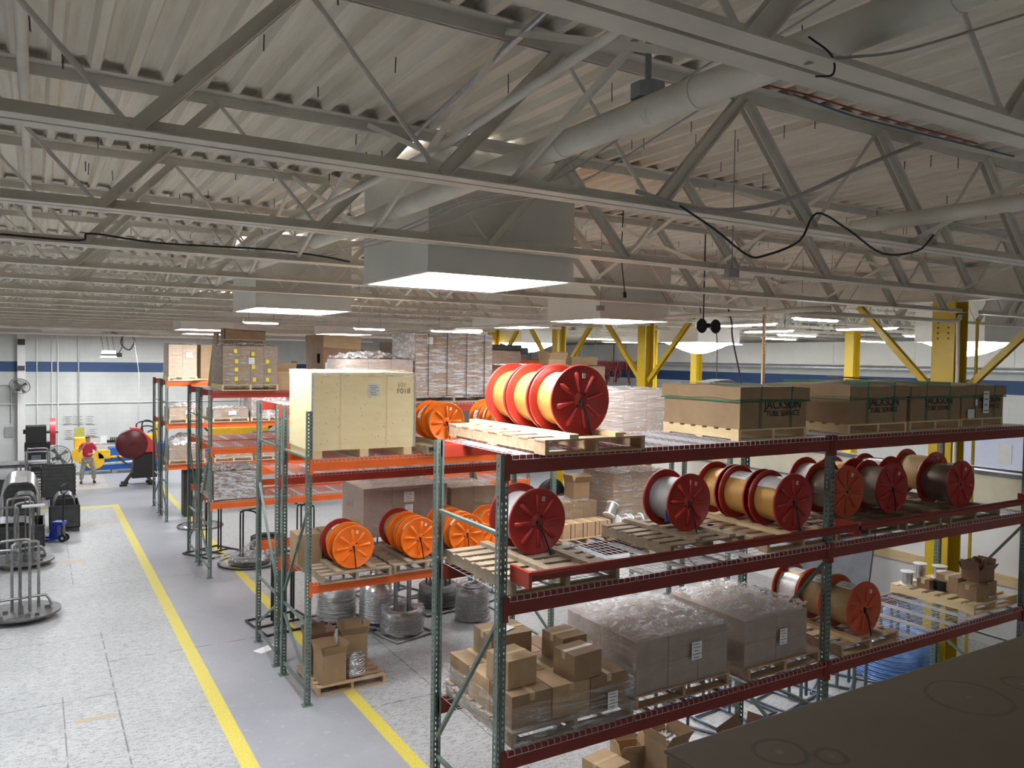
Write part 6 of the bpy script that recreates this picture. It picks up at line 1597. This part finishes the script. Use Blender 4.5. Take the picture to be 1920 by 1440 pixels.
pipe('air_line', [(3.4, 35.5, 5.6), (3.42, 33.5, 4.0), (3.22, 32.0, 2.05)], 0.010, M['greycable'], 'thin air line dropping from the ceiling to the maroon machine', 'air line', n=5)
# wall column, conduits and papers
m = MB(); m.box(-0.28, 37.72, 0, 0.0, 38.0, 5.6); o = m.build('wall_column', M['duct']); o.location = (-0.35, 0, 0); tag(o, 'white boxed column on the far wall behind the black fan', 'column')
for i, (x, r) in enumerate(((0.05, 0.02), (0.58, 0.02), (0.80, 0.03), (1.55, 0.03), (6.4, 0.03), (8.1, 0.03))):
    pipe('wall_conduit', [(x, 37.95, 0.3 if i != 3 else 1.7), (x, 37.95, 5.5)], r, M['duct'] if i != 3 else M['galv'], 'vertical conduit on the far wall, %s from the left' % ('first', 'second', 'third', 'fourth', 'fifth', 'sixth')[i], 'conduit', n=6)
pipe('wall_conduit', [(-3, 37.94, 2.66), (10.5, 37.94, 2.72)], 0.02, M['duct'], 'long horizontal conduit across the far wall', 'conduit', n=6)
pipe('wall_conduit', [(-3, 37.94, 3.45), (-0.95, 37.94, 3.45), (-0.85, 37.94, 3.35), (-0.85, 37.94, 1.9)], 0.02, M['galv'], 'bent grey conduit at the left edge of the far wall', 'conduit', n=6)
def wallthing(name, x, z, a, h, mat, label, cat, lines=0, y=37.97):
    m = MB(); m.box(-a/2, -0.02, -h/2, a/2, 0.0, h/2)
    if lines:
        for i in range(lines):
            zz = h*(0.38-0.76*i/max(1, lines-1)); m.box(-a*0.4, -0.024, zz-0.008, a*(0.4-0.2*(i % 2)), -0.02, zz+0.008, 1)
    o = m.build(name, [M[mat], M['ink']]); o.location = (x, y, z); tag(o, label, cat)
wallthing('wall_poster', 1.17, 1.98, 0.30, 0.36, 'greylabel', 'left poster of the upper row on the far wall', 'poster', 5)
wallthing('wall_poster', 1.55, 1.98, 0.34, 0.36, 'greylabel', 'middle poster of the upper row on the far wall', 'poster', 5)
wallthing('wall_poster', 2.0, 1.96, 0.32, 0.36, 'greylabel', 'right poster of the upper row on the far wall', 'poster', 4)
wallthing('wall_poster', 1.20, 1.38, 0.30, 0.38, 'greylabel', 'pale sheet below the posters, left of the olive board', 'poster', 5)
wallthing('olive_board', 1.58, 1.32, 0.36, 0.62, 'olive_board', 'olive green board on the far wall behind the person', 'board')
wallthing('wall_poster', 2.10, 1.42, 0.34, 0.34, 'greylabel', 'framed sheet right of the olive board', 'poster', 4)
wallthing('electrical_box', -0.93, 1.55, 0.30, 0.40, 'grey_plastic', 'grey electrical box at the left edge of the far wall', 'electrical box')
wallthing('wall_vent', -0.49, 5.20, 0.26, 0.24, 'black', 'black square vent high on the white wall column', 'vent', 0, 37.70)
wallthing('wall_vent', -0.49, 4.14, 0.24, 0.2, 'darkbox', 'black square plate on the white wall column at stripe height', 'plate', 0, 37.70)

# ------------------------------------------------------------------ the person
def skinned(name, verts, edges, radii, mat, parent=None, root=0, sub=2):
    me = bpy.data.meshes.new(name); me.from_pydata(verts, edges, []); me.materials.append(mat)
    o = bpy.data.objects.new(name, me); COL.objects.link(o)
    if parent: o.parent = parent
    o.modifiers.new('skin', 'SKIN').use_smooth_shade = True
    if not me.skin_vertices: me.attributes.new('skin', 'FLOAT', 'POINT') if False else None
    bpy.context.view_layer.update()
    if me.skin_vertices:
        for i, r in enumerate(radii):
            r = r if isinstance(r, tuple) else (r, r)
            me.skin_vertices[0].data[i].radius = r
            me.skin_vertices[0].data[i].use_root = (i == root)
    s = o.modifiers.new('sub', 'SUBSURF'); s.levels = sub; s.render_levels = sub
    return o
def figure():
    t = thing('person', 'person in a red shirt and grey camouflage trousers, one hand raised to the face', 'person', (1.64, 33.0, 0))
    V = [(0,0,.95),(0,.01,1.15),(0,0,1.34),(0,0,1.47),(0,-.02,1.53),(0,-.03,1.60),(0,-.03,1.69),
         (-.17,0,1.42),(-.29,-.06,1.17),(-.17,-.24,1.36),(-.11,-.25,1.46),
         (.17,0,1.42),(.30,-.02,1.15),(.17,-.23,1.10),(.08,-.27,1.10),
         (-.09,0,.88),(-.17,-.02,.50),(-.21,.02,.11),(-.22,-.13,.05),
         (.09,0,.88),(.18,-.02,.50),(.21,.02,.11),(.23,-.13,.05)]
    E_ = [(0,1),(1,2),(2,3),(3,4),(4,5),(5,6),(2,7),(7,8),(8,9),(9,10),(2,11),(11,12),(12,13),(13,14),(0,15),(15,16),(16,17),(17,18),(0,19),(19,20),(20,21),(21,22)]
    Rr = [(.14,.11),(.13,.10),(.15,.10),(.07,.06),(.055,.055),(.078,.09),(.075,.09),.06,.042,.030,.032,.06,.042,.030,.032,.085,.058,.040,.035,.085,.058,.040,.035]
    # fingers
    n = len(V)
    for (b, base) in ((10, Vector((-.11,-.25,1.46))), (14, Vector((.08,-.27,1.10)))):
        d = Vector((0.2, -0.1, 1)).normalized() if b == 10 else Vector((-1, -0.1, -0.15)).normalized()
        e = Vector((1, 0, -0.1)).normalized() if b == 10 else Vector((0, -0.2, 1)).normalized()
        for q in range(5):
            L = (0.055, 0.07, 0.075, 0.07, 0.055)[q]; off = e*(q-2)*0.018
            if q == 0: p1 = base+e*-0.045+d*0.01; p2 = p1+d*0.035
            else: p1 = base+off+d*0.045; p2 = p1+d*L*0.6+Vector((0, -0.015, 0))
            V += [tuple(p1), tuple(p2)]; E_ += [(b, len(V)-2), (len(V)-2, len(V)-1)]; Rr += [.010, .008]
    skinned('body', V, E_, Rr, M['skin'], t)
    SV = [(0,0,.92),(0,.01,1.12),(0,0,1.34),(0,0,1.45),(-.17,0,1.42),(-.25,-.04,1.24),(.17,0,1.42),(.26,-.02,1.22)]
    skinned('shirt', SV, [(0,1),(1,2),(2,3),(2,4),(4,5),(2,6),(6,7)], [(.185,.14),(.175,.14),(.18,.13),(.08,.075),.085,.072,.085,.072], M['shirt'], t)
    TV = [(0,0,.92),(-.10,0,.84),(-.17,-.02,.50),(-.21,.01,.13),(.10,0,.84),(.18,-.02,.50),(.21,.01,.13)]
    skinned('trousers', TV, [(0,1),(1,2),(2,3),(0,4),(4,5),(5,6)], [(.16,.13),.11,.088,.080,.11,.088,.080], M['pants'], t)
    for s in (-1, 1):
        skinned('shoe', [(s*.21,.04,.055),(s*.215,-.06,.05),(s*.23,-.17,.04)], [(0,1),(1,2)], [.058,.055,.045], M['shoe'], t)
    skinned('hair', [(0,.02,1.60),(0,.01,1.69),(0,-.02,1.735)], [(0,1),(1,2)], [.07,.088,.07], M['hair'], t)
    skinned('cap', [(0,0,1.725),(0,-.06,1.735),(0,-.15,1.715)], [(0,1),(1,2)], [(.088,.05),(.085,.03),(.06,.010)], M['maroon'], t)
    m = MB()
    for s in (-1, 1): m.lathe([(0, 0), (0.011, 0), (0.009, 0.006), (0, 0.008)], (s*0.032, -0.125, 1.645), 'y', 8)
    m.box(-0.025, -0.128, 1.575, 0.025, -0.115, 1.583); m.build('face_features', M['hair'], t)
    m = MB(); m.add([(-.012,-.12,1.61),(.012,-.12,1.61),(0,-.12,1.65),(0,-.148,1.615)], [(0,1,3),(1,2,3),(2,0,3),(0,2,1)]); m.build('nose', M['skin'], t)
    for s in (-1, 1):
        m = MB(); m.lathe([(0, -0.01), (0.022, -0.006), (0.018, 0.01), (0, 0.012)], (s*0.085, -.02, 1.635), 'x', 10); m.build('ear', M['skin'], t)
figure()
